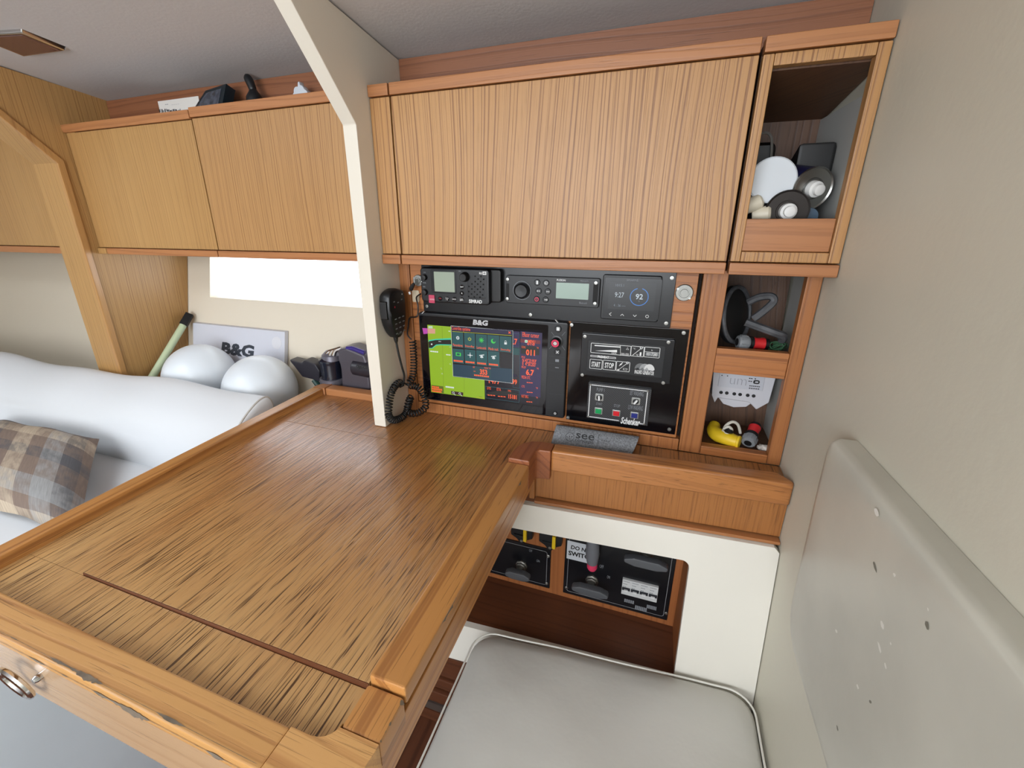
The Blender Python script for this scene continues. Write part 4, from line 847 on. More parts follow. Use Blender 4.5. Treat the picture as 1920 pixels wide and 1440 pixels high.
for k in range(4):
    xa = rb[0]+w4*k
    box('toggle_slot', xa+.0008, xa+w4-.0008, -.0512, -.0500, rb[2]+.013, rb[2]+.021, mat('slot_dark', (40, 42, 48), .5), br, bev=.0003)
    box('toggle', xa+w4*.28, xa+w4*.72, -.0550, -.0512, rb[2]+.0125, rb[2]+.0165, pw, br, bev=.0006)
    s.text('#####', xa+.002, rb[3]-.006, xa+w4-.003, rb[3]-.003, pg, 1); s.text('###', xa+.002, rb[3]-.013, xa+w4*.6, rb[3]-.010, pg, 1); s.text('##', xa+.002, rb[3]-.020, xa+w4*.5, rb[3]-.017, pg, 1)
s.build('print', br)
# stuck-on note
nr = yrect(1064, 1013, 1113, 1059, -.0439)
no = rbox('paper_note', nr, .0005, .0438, .0441, 'xz', mat('paper', (196, 200, 206), .8), None, bev=.0001, label='white handwritten note reading DO NOT SWITCH on the black panel', cat='note')
s = ysheet(-.0441); W_ = nr[1]-nr[0]; H_ = nr[3]-nr[2]
s.text('DO NOT', nr[0]+W_*.14, nr[2]+H_*.58, nr[0]+W_*1.00, nr[2]+H_*.80, pk, 1, .03, .1); s.text('SWITCH', nr[0]+W_*.06, nr[2]+H_*.22, nr[0]+W_*1.0, nr[2]+H_*.47, pk, 1, .04, -.05); s.build('handwriting', no)
# hanging cable plug
pt = at(1112, 1012, 'y', -.061); pb = at(1110, 1067, 'y', -.061)
pg_ = thing('cable_plug', 'grey cable plug with a pink tip hanging in front of the note', 'plug', pb)
d = (pb-pt).normalized(); Ln = (pb-pt).length
lathe('sleeve', [(.012, -.02), (.012, Ln*.12), (.0140, Ln*.16), (.0150, Ln*.45), (.0125, Ln*.72), (.0115, Ln*.78)], pt, d, mat('plug_grey', (104, 106, 112), .5), pg_, seg=18)
lathe('tip', [(.0112, Ln*.78), (.0112, Ln*.93), (.0085, Ln)], pt, d, mat('plug_pink', (220, 62, 100), .4), pg_, seg=18)
tube('cable', spline([pt-d*.015, pt+Vector((0, .004, .03)), pt+Vector((.01, .010, .06))], 5), .008, rubber, pg_, 10)
# two breakers with yellow levers
for i, (u, v) in enumerate(((980, 1003), (1033, 1016))):
    p = at(u, v, 'y', YB-.006); f = thing('reset_breaker', ('left' if i == 0 else 'right')+' one of two black breakers with yellow levers at recess top', 'breaker', (p.x, -.048, p.z-.017), 'yellow lever breakers')
    finish('body', bprism([(p.x-.026, p.z+.040), (p.x+.026, p.z+.040), (p.x+.026, p.z+.002), (p.x+.012, p.z-.006), (p.x+.003, p.z-.018), (p.x-.003, p.z-.018), (p.x-.012, p.z-.006), (p.x-.026, p.z+.002)], 'xz', .0405, .056, .002), black, f)
    box('lever', p.x+.006, p.x+.0135, -.0650, -.0562, p.z-.003, p.z+.030, mat('lever_yellow', (226, 190, 30), .4), f, bev=.001)
    lathe('screw', [(.0034, 0), (.0034, .001), (.0001, .0012)], (p.x, -.0562, p.z-.009), (0, -1, 0), steel, f, seg=10)
    box('rib', p.x-.018, p.x+.004, -.0585, -.0562, p.z+.004, p.z+.007, rubber, f, bev=.0005)

# ================================================================== things on desk and counter
felt = mat('grey_felt', (132, 134, 138), .95, bump=.5, bscale=500, var=.35, vscale=350)
po = thing('felt_pouch', 'grey felt glasses pouch with black lettering behind the counter lip', 'pouch', (.40, -.04, .0005))
Pq = [(-.0555, .001), (-.0500, .014), (-.0410, .0265), (-.0320, .0320), (-.0235, .0305), (-.0175, .0220), (-.0150, .0100), (-.0140, .001)]
Pi = [(-.0525, .001), (-.0475, .012), (-.0395, .0235), (-.0315, .0287), (-.0250, .0275), (-.0200, .0205), (-.0178, .0100), (-.0170, .001)]
b = bmesh.new(); xs = [.3205, .330, .36, .40, .44, .468, .4800]
def slant(x, z): return x + (.0045*(z/.03) if x < .34 else .010*(z/.03) if x > .45 else .006*(z/.03))
Ro = [[b.verts.new((slant(x, z), y, z)) for y, z in Pq] for x in xs]; Ri = [[b.verts.new((slant(x, z), y, z)) for y, z in Pi] for x in xs]
for G, fl_ in ((Ro, 0), (Ri, 1)):
    for A_, B_ in zip(G, G[1:]):
        for i in range(len(Pq)-1): b.faces.new((A_[i], A_[i+1], B_[i+1], B_[i]))
for e in (0, -1):
    for i in range(len(Pq)-1): b.faces.new((Ro[e][i], Ro[e][i+1], Ri[e][i+1], Ri[e][i]))
for i in (0, len(Pq)-1):
    for k in range(len(xs)-1): b.faces.new((Ro[k][i], Ro[k+1][i], Ri[k+1][i], Ri[k][i]))
finish('felt_sleeve', b, felt, po, smooth=60)
box('lining', .330, .470, -.042, -.024, .001, .020, rubber, po, bev=.004)
o3 = Vector((0, -.0500, .0140)); upv = Vector((0, .0090, .0125)).normalized()
s = Sheet(o3+Vector((0, -.0001, .0001)), (1, 0, 0), upv)
def F(u, v): p = atp(1020+u/9.6, 780+v/9.6, o3, s.n); q = p-o3; return q.x, q.dot(upv)
s.ring(*F(463, 376), .0082, .0090, pk, 2, 28)
for X in (415, 460, 503): s.disc(*F(X, 374), .0011, pk, 2, 10)
s.disc(*F(460, 415), .0009, pk, 2, 10)
yc = F(740, 378)[1]; s.text('see', F(572, 380)[0], yc-.0052, F(910, 380)[0], yc+.0058, pk, 2, .012)
yc = F(720, 458)[1]; s.text('concept', F(555, 455)[0], yc-.0044, F(888, 455)[0], yc+.0034, pk, 2, 0)
a0, a1 = F(1000, 340), F(960, 520); s.line(a0[0]-.001, a0[1], a0[0]-.001, a1[1], .0006, pk, 2); yc = F(1115, 452)[1]; s.text('PARIS', F(1038, 450)[0], yc-.0014, F(1190, 450)[0], yc+.0014, pk, 2)
s.build('lettering', po)

# ================================================================== things in the lower shelves
sv = mat('worn_silver', (92, 94, 98), .5, .4, var=.3, vscale=60)
su = thing('suction_lifter', 'black suction lifter with silver grey handles standing in the upper shelf', 'lifter', (.65, .06, .18))
c0 = at(1380, 590, 'y', .060); ax = Vector((.80, -.50, .16)).normalized()
lathe('pad', [(.0460, -.014), (.0540, -.008), (.0540, -.002), (.036, .004), (.015, .010), (.0001, .011)], c0, ax, rubber, su, seg=40)
sS, tS, _ = frame_of(ax)
tube('rim', [c0+ax*.002+(sS*math.cos(k*PI/20)+tS*math.sin(k*PI/20))*.0510 for k in range(40)], .0040, sv, su, 8, True)
h1 = [at(1404, 566, 'y', .040), at(1425, 557, 'y', .030), at(1446, 556, 'y', .026), at(1450, 566, 'y', .024), at(1430, 585, 'y', .020), at(1412, 598, 'y', .020)]
tube('handle', spline(h1, 6), .0066, sv, su, 8)
h2 = [at(1398, 604, 'y', .030), at(1425, 614, 'y', .026), at(1452, 624, 'y', .024), at(1468, 630, 'y', .026), at(1466, 638, 'y', .034)]
tube('handle', spline(h2, 6), .0072, sv, su, 8)
def hose_connector(label, c, d, sc):
    t = thing('hose_connector', label, 'hose connector', c, 'garden hose connectors'); d = Vector(d).normalized(); gm = mat('connector_grey', (128, 132, 136), .45); rd = mat('connector_red', (206, 40, 44), .4)
    lathe('collar', [(.007, 0), (.0118*1, .001), (.0135, .006), (.0130, .016), (.0105, .020)], c, d, gm, t, seg=20); S_, T_, _ = frame_of(d)
    lathe('bore', [(.0068, -.0006), (.0068, .0004)], c, d, rubber, t, seg=16)
    for k in range(10): a = 2*PI*k/10; q = c+(S_*math.cos(a)+T_*math.sin(a))*.0130; tube('grip_rib', [q+d*.004, q+d*.016], .0011, gm, t, 5)
    lathe('band', [(.0105, .020), (.0118, .0205), (.0118, .026), (.0105, .0265)], c, d, rubber, t, seg=20)
    lathe('sleeve', [(.0112, .0268), (.0100, .034), (.0112, .043), (.0112, .046), (.0085, .047)], c, d, rd, t, seg=20)
    lathe('tail', [(.0100, .0472), (.0100, .053), (.006, .054)], c, d, rubber, t, seg=16)
    return t
c1 = at(1382, 641, 'y', .034); hose_connector('grey and red hose connector lying beside the silver handles', c1, (.97, .22, -.05), 1)
tw = thing('green_twine', 'tangle of dark green cord at the right of the upper shelf', 'cord', (.715, .05, .19)); random.seed(3)
for k in range(6):
    c = at(1458+random.uniform(-5, 7), 649+random.uniform(-4, 2), 'y', .040+.004*k); r = random.uniform(.010, .015)
    tube('strand', [c+Vector((r*math.cos(t*PI/8)*.9, r*math.sin(t*PI/8)*.4, r*.55*math.sin(t*PI/8+.8*k))) for t in range(16)], .0011, mat('twine_green', (52, 92, 62), .8), tw, 5, True)
# white charger module on the back of the lower shelf
YU = .080
u0, u1, z0, z1 = yrect(1336, 694, 1440, 764, YU)
md = thing('charge_module', 'white electronic module with black terminals fixed inside the lower shelf', 'module', ((u0+u1)/2, .11, z0))
mw = mat('module_white', (206, 206, 212), .4)
finish('case', bprism([(u0+.006, z0+.012), (u0+.014, z0-.004), (u0+.018, z0+.008), (u0+.075, z0+.006), (u0+.090, z0-.008), (u1, z0+.010), (u1+.004, z1+.02), (u0, z1+.02)], 'xz', -.140, -YU, .002), mw, md)
rbox('faceplate', (u0+.014, u1-.016, z0+.034, z1+.012), .001, -YU, -YU+.003, 'xz', mat('module_face', (196, 198, 206), .35), md, bev=.0005)
for k in range(6): lathe('terminal', [(.0034, 0), (.0034, .001), (.0022, .0012), (.0022, .0004), (.0001, .0004)], (u0+.022+k*.0105+(k//2)*.003, YU, z0+.021), (0, -1, 0), pk, md, seg=12)
finish('wire_guard', bprism([(u0+.020, z0+.007), (u0+.082, z0+.005), (u0+.072, z0-.006), (u0+.050, z0-.010), (u0+.030, z0-.005)], 'xz', -YU-.030, -YU-.004, .001), mw, md)
s = ysheet(YU-.003); s.text('um', u0+.034, z0+.042, u0+.063, z0+.055, mat('print_mid', (150, 152, 160), .5), 1, -.02); s.outline(u0+.0745, z0+.0475, u0+.0855, z0+.0555, .0024, pk, 1, .003); s.text('######', u0+.069, z0+.041, u0+.088, z0+.044, pk, 1, .02); s.text('#####', u0+.069, z0+.036, u0+.088, z0+.039, pk, 1, .02)
for k in range(3): s.text('##', u0+.066, z1-.004-k*.006, u0+.073, z1-.001-k*.006, pk, 1); s.disc(u0+.077, z1-.0025-k*.006, .0013, pk, 1, 8)
for k in range(4): s.disc(u0+.018+(k % 2)*.010, z1-.002-(k//2)*.006, .0012, pk, 1, 8)
s.build('lettering', md)
# yellow grip with rope
ye = mat('yellow_plastic', (226, 190, 34), .45, var=.12, vscale=40)
yh = thing('yellow_handle', 'curved yellow plastic grip with white rope in the lowest shelf', 'handle', (.64, .05, .012))
yp = [at(1340, 796, 'y', .075), at(1338, 806, 'y', .060), at(1344, 817, 'y', .046), at(1358, 824, 'y', .036), at(1374, 828, 'y', .028), at(1385, 829, 'y', .024)]
yp = [Vector((max(p.x, .624), p.y, max(p.z, .026))) for p in yp]
tube('grip', spline(yp, 5), [.0105+.004*math.sin(PI*i/25) for i in range(26)], ye, yh, 14)
lathe('end_collar', [(.0115, 0), (.0125, .001), (.0125, .004), (.0115, .005)], yp[-1]-(yp[-1]-yp[-2]).normalized()*.003, yp[-1]-yp[-2], ye, yh, seg=16)
tube('rope', spline([at(1356, 808, 'y', .036), at(1362, 797, 'y', .034), at(1374, 791, 'y', .036), at(1384, 797, 'y', .040), at(1388, 812, 'y', .046)], 6), .0028, mat('rope_white', (206, 202, 190), .85), yh, 7)
tube('rope', spline([at(1358, 804, 'y', .030), at(1366, 800, 'y', .028), at(1372, 806, 'y', .030), at(1364, 812, 'y', .030), at(1357, 806, 'y', .030)], 6), .0028, MATS['rope_white'], yh, 7)
lathe('dark_plug', [(.006, 0), (.009, .003), (.006, .008)], at(1365, 812, 'y', .026), (.2, .3, 1), rubber, yh, seg=14)
c2 = at(1402, 832, 'y', .026); hose_connector('grey hose connector with red band beside the yellow grip', Vector((c2.x, c2.y, max(c2.z, .0255))), (.32, .84, .36), 1)
c3 = at(1431, 838, 'y', .032); rg = bmesh.new()
bmesh.ops.create_icosphere(rg, subdivisions=3, radius=.0085)
for v in rg.verts: v.co *= 1+.5*mn.noise(v.co*220); v.co = Vector((v.co.x*1.1, v.co.y, v.co.z*.7))+Vector((c3.x, c3.y, .018))
finish('cotton_wad', rg, mat('cotton', (206, 198, 190), .9), smooth=60, label='small crumpled white wad at the right of the lowest shelf', cat='rag')

# ================================================================== things in the open locker
FL = .4005
c = at(1449, 337, 'y', -.012); d = Vector((-.05, .98, -.10)).normalized()
wb = thing('white_cap_bottle', 'bottle with a large round white cap lying on the spray cans', 'bottle', c)
lathe('cap', [(.0001, 0), (.0320, 0), (.0340, .0015), (.0345, .020), (.0345, .028)], c, d, mat('cap_white', (216, 222, 228), .35), wb, seg=36)
lathe('bottle_body', [(.0300, .0285), (.0320, .032), (.0320, .046), (.026, .049)], c, d, mat('bottle_grey', (190, 188, 180), .45), wb, seg=28)
def spray(name, label, u, v, y, dd, body, R_, noz):
    c = at(u, v, 'y', y); d = Vector(dd).normalized(); t = thing(name, label, 'spray can', c, 'spray cans in the open locker')
    lathe('rim', [(R_*.93, .0005), (R_, -.0012), (R_*1.03, .001), (R_*1.0, .005)], c, d, body[2], t, seg=36)
    lathe('dome', [(R_*.93, .0008), (R_*.80, .006), (R_*.55, .0035), (R_*.52, -.001), (R_*.46, -.001), (R_*.44, .003), (R_*.1, .004)], c, d, mat('dome_'+name, body[1], .3, .85), t, seg=36)
    lathe('nozzle', [(R_*.40, .003), (R_*.38, -.008), (R_*.30, -.0095), (R_*.27, -.0095), (R_*.26, -.0155), (R_*.2, -.0165), (.0001, -.0165)], c, d, mat('nozzle_white', (226, 226, 224), .4), t, seg=24)
    lathe('can_body', [(R_*.99, .005), (R_*.99, .100), (R_*.9, .105)], c, d, body[0], t, seg=32); return t, c, d
cb_, c, d = spray('lubricant_can', 'dark blue spray can with yellow mark beside the white cap', 1524, 354, .000, (-.42, .88, .16), (mat('can_blue', (26, 28, 66), .3), (120, 120, 118), steel), .0310, 1)
S_, T_, _ = frame_of(d); b = bmesh.new(); rows = []
for hh in (.022, .034, .046, .058):
    rows.append([b.verts.new(c+d*hh+(S_*math.cos(a)+T_*math.sin(a))*.0312) for a in [math.radians(k) for k in range(150, 232, 8)]])
for A_, B_ in zip(rows, rows[1:]):
    for i in range(len(A_)-1): b.faces.new((A_[i], A_[i+1], B_[i+1], B_[i]))
finish('yellow_mark', b, mat('mark_yellow', (214, 196, 40), .4), cb_)
spray('paint_can', 'black spray can with worn dark rim lying below the white cap', 1476, 396, -.018, (-.06, .99, .04), (mat('can_black', (26, 26, 30), .35), (58, 54, 52), mat('rim_dark', (56, 52, 50), .5, .6)), .0305, 1)
for i, (u, v, lb) in enumerate(((1412, 383, 'upper of two small ivory caps at the left of the spray cans'), (1428, 401, 'lower ivory cap with dark opening resting on the locker lip'))):
    c = at(u, v, 'y', -.016+.003*i); d = Vector((1, -.25, .12)).normalized() if i else Vector((1, .1, .45)).normalized(); t = thing('ivory_cap', lb, 'cap', c, 'ivory caps')
    lathe('shell', [(.0095, -.013), (.0110, -.012), (.0118, .002), (.0112, .010), (.0080, .013), (.0001, .0135)], c, d, mat('ivory', (214, 206, 186), .45), t, seg=20); lathe('opening', [(.0085, -.0134), (.0085, -.0128)], c, d, rubber, t, seg=16)
bx_ = [at(1512, 318, 'y', .05), at(1594, 262, 'y', .03)]
bc = thing('black_case', 'black soft case leaning in the right corner of the open locker', 'case', (.71, .06, .44))
b = bprism([(.052, .462), (.190, .440), (.190, .500), (.054, .556)], 'yz', .684, .7370, .006); finish('shell', b, rubber, bc)
box('pull_tab', .6820, .6840, .080, .084, .492, .502, alu, bc, bev=.0004)
bk = thing('black_tool_bag', 'black bag with looped grey cord at the back of the open locker', 'bag', (.635, .13, .40))
finish('bag_body', loft((.612, .662, FL, .565), .012, [(.004, -.175), (0, -.165), (0, -.115), (.006, -.105)], 'xz'), rubber, bk)
tube('cord', spline([(.618, .098, .545), (.628, .097, .572), (.640, .097, .578), (.650, .098, .568), (.655, .099, .535), (.660, .100, .500)], 6), .0022, mat('cord_grey', (110, 106, 100), .7), bk, 6)
lathe('grey_knob', [(.0001, 0), (.006, .001), (.006, .006), (.0001, .008)], (.616, .11, .600), (0, -1, .2), mat('knob_grey', (120, 124, 128), .5), bk, seg=14)
lathe('blue_cap', [(.0001, 0), (.0125, .001), (.0135, .004), (.0135, .03)], at(1517, 406, 'y', .002), (0, 1, 0), mat('cap_slate', (70, 92, 112), .5), None, seg=24, label='slate blue bottle cap low behind the locker lip', cat='cap')
# ================================================================== saloon side
SHZ = .6725
cd = at(295, 188, 'y', .040); ce = at(372, 184, 'y', .040)
card = box('printed_card', cd.x, ce.x, .040, .0412, SHZ, (cd.z+ce.z)/2+.001, mat('card_white', (222, 218, 212), .7), bev=.0002, label='white printed card standing on the locker top', cat='card')
s = ysheet(.040); 
for t, X0, Y0, X1, Y1 in (('##', 310, 197, 316, 194.5), ('####', 322, 197, 337, 194.5)): s.ztext(t, X0, Y0, X1, Y1, pg, 1)
random.seed(5)
for k in range(16): X = 298+k*2.6; s.zrect(X, 207-random.uniform(0, 3), X+3.0, 208+random.uniform(.3, 3), (pk, pg)[k % 2], 1)
s.build('printed_boat', card)
fr = thing('photo_frame', 'dark framed picture leaning on the locker top shelf', 'picture frame', (-.53, .035, SHZ))
B_, C_ = at(385, 170, 'y', .034), at(424, 157, 'y', .016); dl = at(359, 211, 'y', .020)-B_; dr = at(417, 194, 'y', .000)-C_
A_ = B_+dl*((SHZ-B_.z)/dl.z); D_ = C_+dr*((SHZ-C_.z)/dr.z)
def slab(P_, th, m, nm, par, ins=0):
    n = (P_[1]-P_[0]).cross(P_[3]-P_[0]).normalized(); n = -n if n.y > 0 else n; c = sum(P_, Vector())/4; b = bmesh.new(); Q_ = [p+(c-p)*ins for p in P_]
    f0 = [b.verts.new(p+n*th[0]) for p in Q_]; f1 = [b.verts.new(p+n*th[1]) for p in Q_]; b.faces.new(f0); b.faces.new(f1)
    for i in range(4): b.faces.new((f0[i], f0[(i+1) % 4], f1[(i+1) % 4], f1[i]))
    return finish(nm, b, m, par, smooth=0)
slab([A_, B_, C_, D_], (-.022, 0), mat('frame_green_black', (16, 30, 38), .35), 'frame', fr)
pic = slab([A_, B_, C_, D_], (.0001, .0012), mat('picture_grey', (74, 78, 90), .2, var=.5, vscale=60), 'picture', fr, .26)
bo = thing('black_bottle', 'small black bottle with a crooked cap on the locker top', 'bottle', (-.405, .04, SHZ))
lathe('bottle_body', [(.014, 0), (.0165, .002), (.0185, .022), (.0170, .034), (.0100, .044), (.0065, .050)], (-.405, .03, SHZ), (0, 0, 1), black, bo, seg=20)
tube('cap', spline([(-.405, .03, SHZ+.045), (-.4085, .03, SHZ+.058), (-.414, .03, SHZ+.070), (-.4195, .03, SHZ+.078)], 4), [.0066, .008, .0085, .0085, .0088, .009, .0092, .0092, .009, .0085, .0072, .005, .003], black, bo, 12)
fg_ = thing('white_ornament', 'small scalloped white ornament on the locker top beside the partition', 'ornament', (-.268, .03, SHZ))
P_ = [(-.2905, SHZ)]; cxo, czo = -.2705, .692
for k in range(0, 49):
    t = math.radians(205-230*k/48); rr = .0175*(1+.16*abs(math.sin(t*3.5+.35))); P_.append((cxo+rr*1.05*math.cos(t), czo+rr*1.18*math.sin(t)+(.0075 if 22 < k < 26 else 0)))
P_.append((-.2505, SHZ))
finish('plaque', bprism(P_, 'xz', -.036, -.022, .0004), mat('ornament_white', (206, 212, 220), .4), fg_)
lathe('figure', [(.0045, 0), (.0058, .006), (.0050, .016), (.0028, .022), (.0001, .024)], (-.270, .018, SHZ), (0, 0, 1), mat('figure_dark', (60, 66, 66), .4), fg_, seg=12)

# shelf behind the settee and what lies on it
box('hull_shelf', -.946, -.350, -.098, .084, -.120, -.105, hullpaint, label='pale ledge along the hull behind the white settee', cat='shelf', bev=.001)
SZ = -.1045
def globe(u, v, rpx, y, label):
    c = at(u, v, 'y', y); r = rpx*(c-Vector((CX, CY, CZ))).dot(CF)/FPX*.955; r = min(r, .0980)
    g = thing('globe_lamp', label, 'globe', (c.x, c.y, c.z-r), 'white globes'); b = bmesh.new(); bmesh.ops.create_uvsphere(b, u_segments=48, v_segments=32, radius=r)
    for v_ in b.verts: v_.co += c
    finish('globe', b, mat('globe_white', (222, 228, 234), .32), g, smooth=180); lathe('collar', [(r*.42, SZ-c.z), (r*.42, SZ-c.z+.012), (r*.34, -r*.93)], c, (0, 0, 1), mat('collar_white', (206, 208, 210), .4), g, seg=28); return g
globe(377, 707, 65, -.001, 'left white globe, half hidden behind the other globe')
globe(489, 731, 77, -.001, 'right white globe in front, nearest the desk corner')
BT = .126; YBX = hy(BT)-.016
gx0, gx1 = at(362, 607, 'y', YBX).x, at(533, 616, 'y', YBX).x
bxx = thing('device_box', 'white cardboard box with dark brand letters leaning on the hull', 'box', ((gx0+gx1)/2, .11, SZ))
bt = BT
prism('carton', [(hy(SZ)-.016, SZ), (hy(SZ)-.002, SZ), (hy(bt)-.002, bt), (hy(bt)-.016, bt)], 'yz', gx0, gx1, mat('carton_white', (206, 208, 218), .5), bxx, bev=.0006)
cN = Vector((0, -1, .24)).normalized(); cU = Vector((0, .24, 1)).normalized(); cO = Vector((0, hy(.05)-.016, .05))
s = Sheet(cO, (1, 0, 0), cU)
def K(X, Y): p = atp(260+X/4, 460+Y/4, cO, cN)-cO; return p.x, p.dot(cU)
s.text('B&G', *K(618, 815), *K(868, 750), mat('carton_print', (52, 58, 68), .5), 1, .05, .1); s.build('brand_lettering', bxx)
kb = cO+Vector((1, 0, 0))*K(1035, 732)[0]+cU*K(1035, 732)[1]; lathe('printed_knob', [(.0185, 0), (.0185, .0004), (.0180, .0008), (.0001, .0008)], kb, cN, mat('carton_knob', (216, 216, 222), .3), bxx, seg=30)
sk = thing('boat_hook', 'pale green pole with black end cap leaning in the hull corner', 'pole', (-.93, -.03, SZ))
p1 = at(347, 604, 'x', -.925); p0 = at(282, 712, 'x', -.925); dd = (p1-p0).normalized(); p00 = p0-dd*((p0.z-SZ-.012)/dd.z)
tube('pole', [p00, p1], .0105, mat('pale_green', (190, 204, 168), .4), sk, 14); tube('end_cap', [p1-dd*.012, p1+dd*.030], .0150, rubber, sk, 4)

# handheld vacuum cleaner
vg = mat('vacuum_grey', (84, 80, 88), .35, .3); vd = mat('vacuum_dark', (40, 38, 46), .35); vb = mat('vacuum_bin', (22, 26, 40), .15, spec=.8); vp = mat('vacuum_purple', (58, 48, 122), .25); vm = mat('vacuum_mid', (108, 106, 116), .35, .4)
vc = thing('handheld_vacuum', 'grey cordless vacuum cleaner lying behind the desk rim', 'vacuum cleaner', (-.25, .08, SZ)); YV = .082
def vz(X, Y, y=YV): return at(540+X/10.283, 620+Y/10.283, 'y', y)
a, b_ = vz(670, 620, .075), vz(1000, 620, .075); c = (a+b_)/2; r = (b_-a).length/2; zl = vz(800, 1090).z; zt = vz(800, 860).z; zz_ = vz(800, 600).z; zq = vz(800, 380).z
lathe('bin', [(r*1.25, zl-.03-c.z), (r*1.25, zt-c.z-.002), (r*1.18, zt-c.z)], c, (0, 0, 1), vm, vc, seg=28)
lathe('cyclone', [(r*1.02, zt-c.z), (r*1.02, zz_-c.z), (r*1.1, zz_-c.z+.004), (r*1.1, zz_-c.z+.012), (r*.8, zz_-c.z+.020)], c, (0, 0, 1), vb, vc, seg=28)
lathe('cyclone_top', [(r*.98, zz_-c.z+.012), (r*.92, zq-c.z-.008), (r*.55, zq-c.z+.002), (.001, zq-c.z+.004)], (c.x+.006, c.y, c.z), (0, 0, 1), vm, vc, seg=24)
for k in range(3): q = vz(740+k*70, 520-k*20, YV-.024); tube('cone', spline([q, q+Vector((.006, .004, .014)), q+Vector((.02, .01, .020))], 4), .0058, chrome, vc, 8)
P_ = [vz(*p, .054) for p in ((950, 360), (1130, 330), (1300, 400), (1480, 470), (1560, 700), (1600, 1160), (1040, 1110), (1010, 700), (960, 560))]
finish('motor_body', bprism([(p.x, p.z) for p in P_]+[], 'xz', -.118, -.052, .008, 3), vg, vc)
c5 = vz(1260, 690, .056); c6 = vz(1700, 760, .056)
lathe('motor_barrel', [(.0200, 0), (.0225, .003), (.0225, (c6-c5).length), (.018, (c6-c5).length+.004)], c5+Vector((0, .006, -.002)), (1, 0, -.06), vd, vc, seg=28)
s = ysheet(.0385, (540, 620, 10.283)); s.ztext('dyson', 1318, 740, 1545, 665, pk, 1, .02); s.build('lettering', vc)
t0, t1 = vz(1140, 345, .060), vz(1480, 430, .060); tube('trigger', spline([t0, t0.lerp(t1, .3)+Vector((0, 0, .004)), t0.lerp(t1, .7)+Vector((0, 0, .002)), t1], 5), .0062, vp, vc, 10)
P_ = [vz(*p, .071) for p in ((0, 555), (260, 620), (300, 560), (520, 640), (610, 780), (600, 1000), (480, 950), (270, 900), (120, 700))]
finish('wand_neck', bprism([(p.x, p.z) for p in P_], 'xz', -.108, -.070, .006, 2), vd, vc)
q0, q1 = vz(500, 945), vz(640, 1130); tube('bracket', [q0, q1], .008, mat('bracket_green', (40, 70, 64), .4), vc, 8)
box('battery_foot', c.x-.02, c.x+.10, .055, .112, SZ, zl-.028, vd, vc, bev=.004)

# settee
se = thing('settee', 'long white upholstered settee with rolled back cushion', 'sofa', (-1.2, -.5, -.70))
sec = spline([(-.103, -.150, 0), (-.100, -.02, 0), (-.101, .018, 0), (-.116, .036, 0), (-.150, .030, 0), (-.200, .000, 0), (-.236, -.040, 0), (-.252, -.085, 0), (-.256, -.150, 0)], 4)
b = bmesh.new(); rows = []; cyz = (-.160, -.06)
for k, x in ((.80, -.3725), (.93, -.3735), (.985, -.378), (1, -.386)): rows.append((k, x))
for i in range(1, 46): rows.append((1, -.386-i*.04))
RR = []
for k, x in rows:
    w_ = .006*math.sin(x*7)+.004*math.sin(x*17+1); RR.append([b.verts.new((x, cyz[0]+(p.x-cyz[0])*k, cyz[1]+(p.y-cyz[1])*k+(w_ if p.y > -.05 and x < -.45 else 0))) for p in sec])
for A_, B_ in zip(RR, RR[1:]):
    for i in range(len(sec)): b.faces.new((A_[i], A_[(i+1) % len(sec)], B_[(i+1) % len(sec)], B_[i]))
b.faces.new(RR[0]); b.faces.new(RR[-1]); finish('back_cushion', b, upholst, se, smooth=60)
tube('piping', [(-.3790, cyz[0]+(p.x-cyz[0])*.99, cyz[1]+(p.y-cyz[1])*.99) for p in sec], .0024, mat('seam_grey', (190, 186, 180), .6), se, 6)
finish('seat_cushion', loft((-2.25, -.3735, -.86, -.2385), .03, [(.01, -.235), (0, -.225), (0, -.155), (.006, -.140), (.025, -.132), (.08, -.129)], 'xy'), upholst, se, smooth=60)
box('base', -2.25, -.376, -.82, -.103, -.695, -.237, mat('settee_base', (206, 208, 210), .45), se, bev=.003)

# plaid cushion
pm = bpy.data.materials.new('plaid_wool'); pm.use_nodes = True; nt = pm.node_tree; N, L = nt.nodes, nt.links; pr_ = N['Principled BSDF']; pr_.inputs['Roughness'].default_value = .95
tc = N.new('ShaderNodeTexCoord'); sp_ = N.new('ShaderNodeSeparateXYZ'); L.new(tc.outputs['UV'], sp_.inputs[0])
def band(sock, off, stops):
    m_ = N.new('ShaderNodeMath'); m_.operation = 'MULTIPLY_ADD'; m_.inputs[1].default_value = 1/.34; m_.inputs[2].default_value = off; L.new(sock, m_.inputs[0])
    f_ = N.new('ShaderNodeMath'); f_.operation = 'FRACT'; L.new(m_.outputs[0], f_.inputs[0]); r_2 = N.new('ShaderNodeValToRGB'); r_2.color_ramp.interpolation = 'CONSTANT'; L.new(f_.outputs[0], r_2.inputs[0])
    e = r_2.color_ramp.elements
    while len(e) > 1: e.remove(e[-1])
    e[0].position = 0; e[0].color = s2l(stops[0][1])+(1,)
    for p, c in stops[1:]: k = e.new(p); k.color = s2l(c)+(1,)
    return r_2
BR, CR_, BK, GY = (120, 96, 80), (196, 176, 150), (58, 58, 66), (150, 150, 150)
bu = band(sp_.outputs[0], .5, [(0, BK), (.16, BR), (.38, CR_), (.60, BR), (.78, GY)]); bv = band(sp_.outputs[1], .42, [(0, GY), (.20, BR), (.42, BK), (.56, BR), (.72, CR_), (.90, BR)])
mx = N.new('ShaderNodeMix'); mx.data_type = 'RGBA'; nz = N.new('ShaderNodeTexNoise'); nz.inputs['Scale'].default_value = 30; nz.inputs['Detail'].default_value = 3; L.new(tc.outputs['UV'], nz.inputs['Vector'])
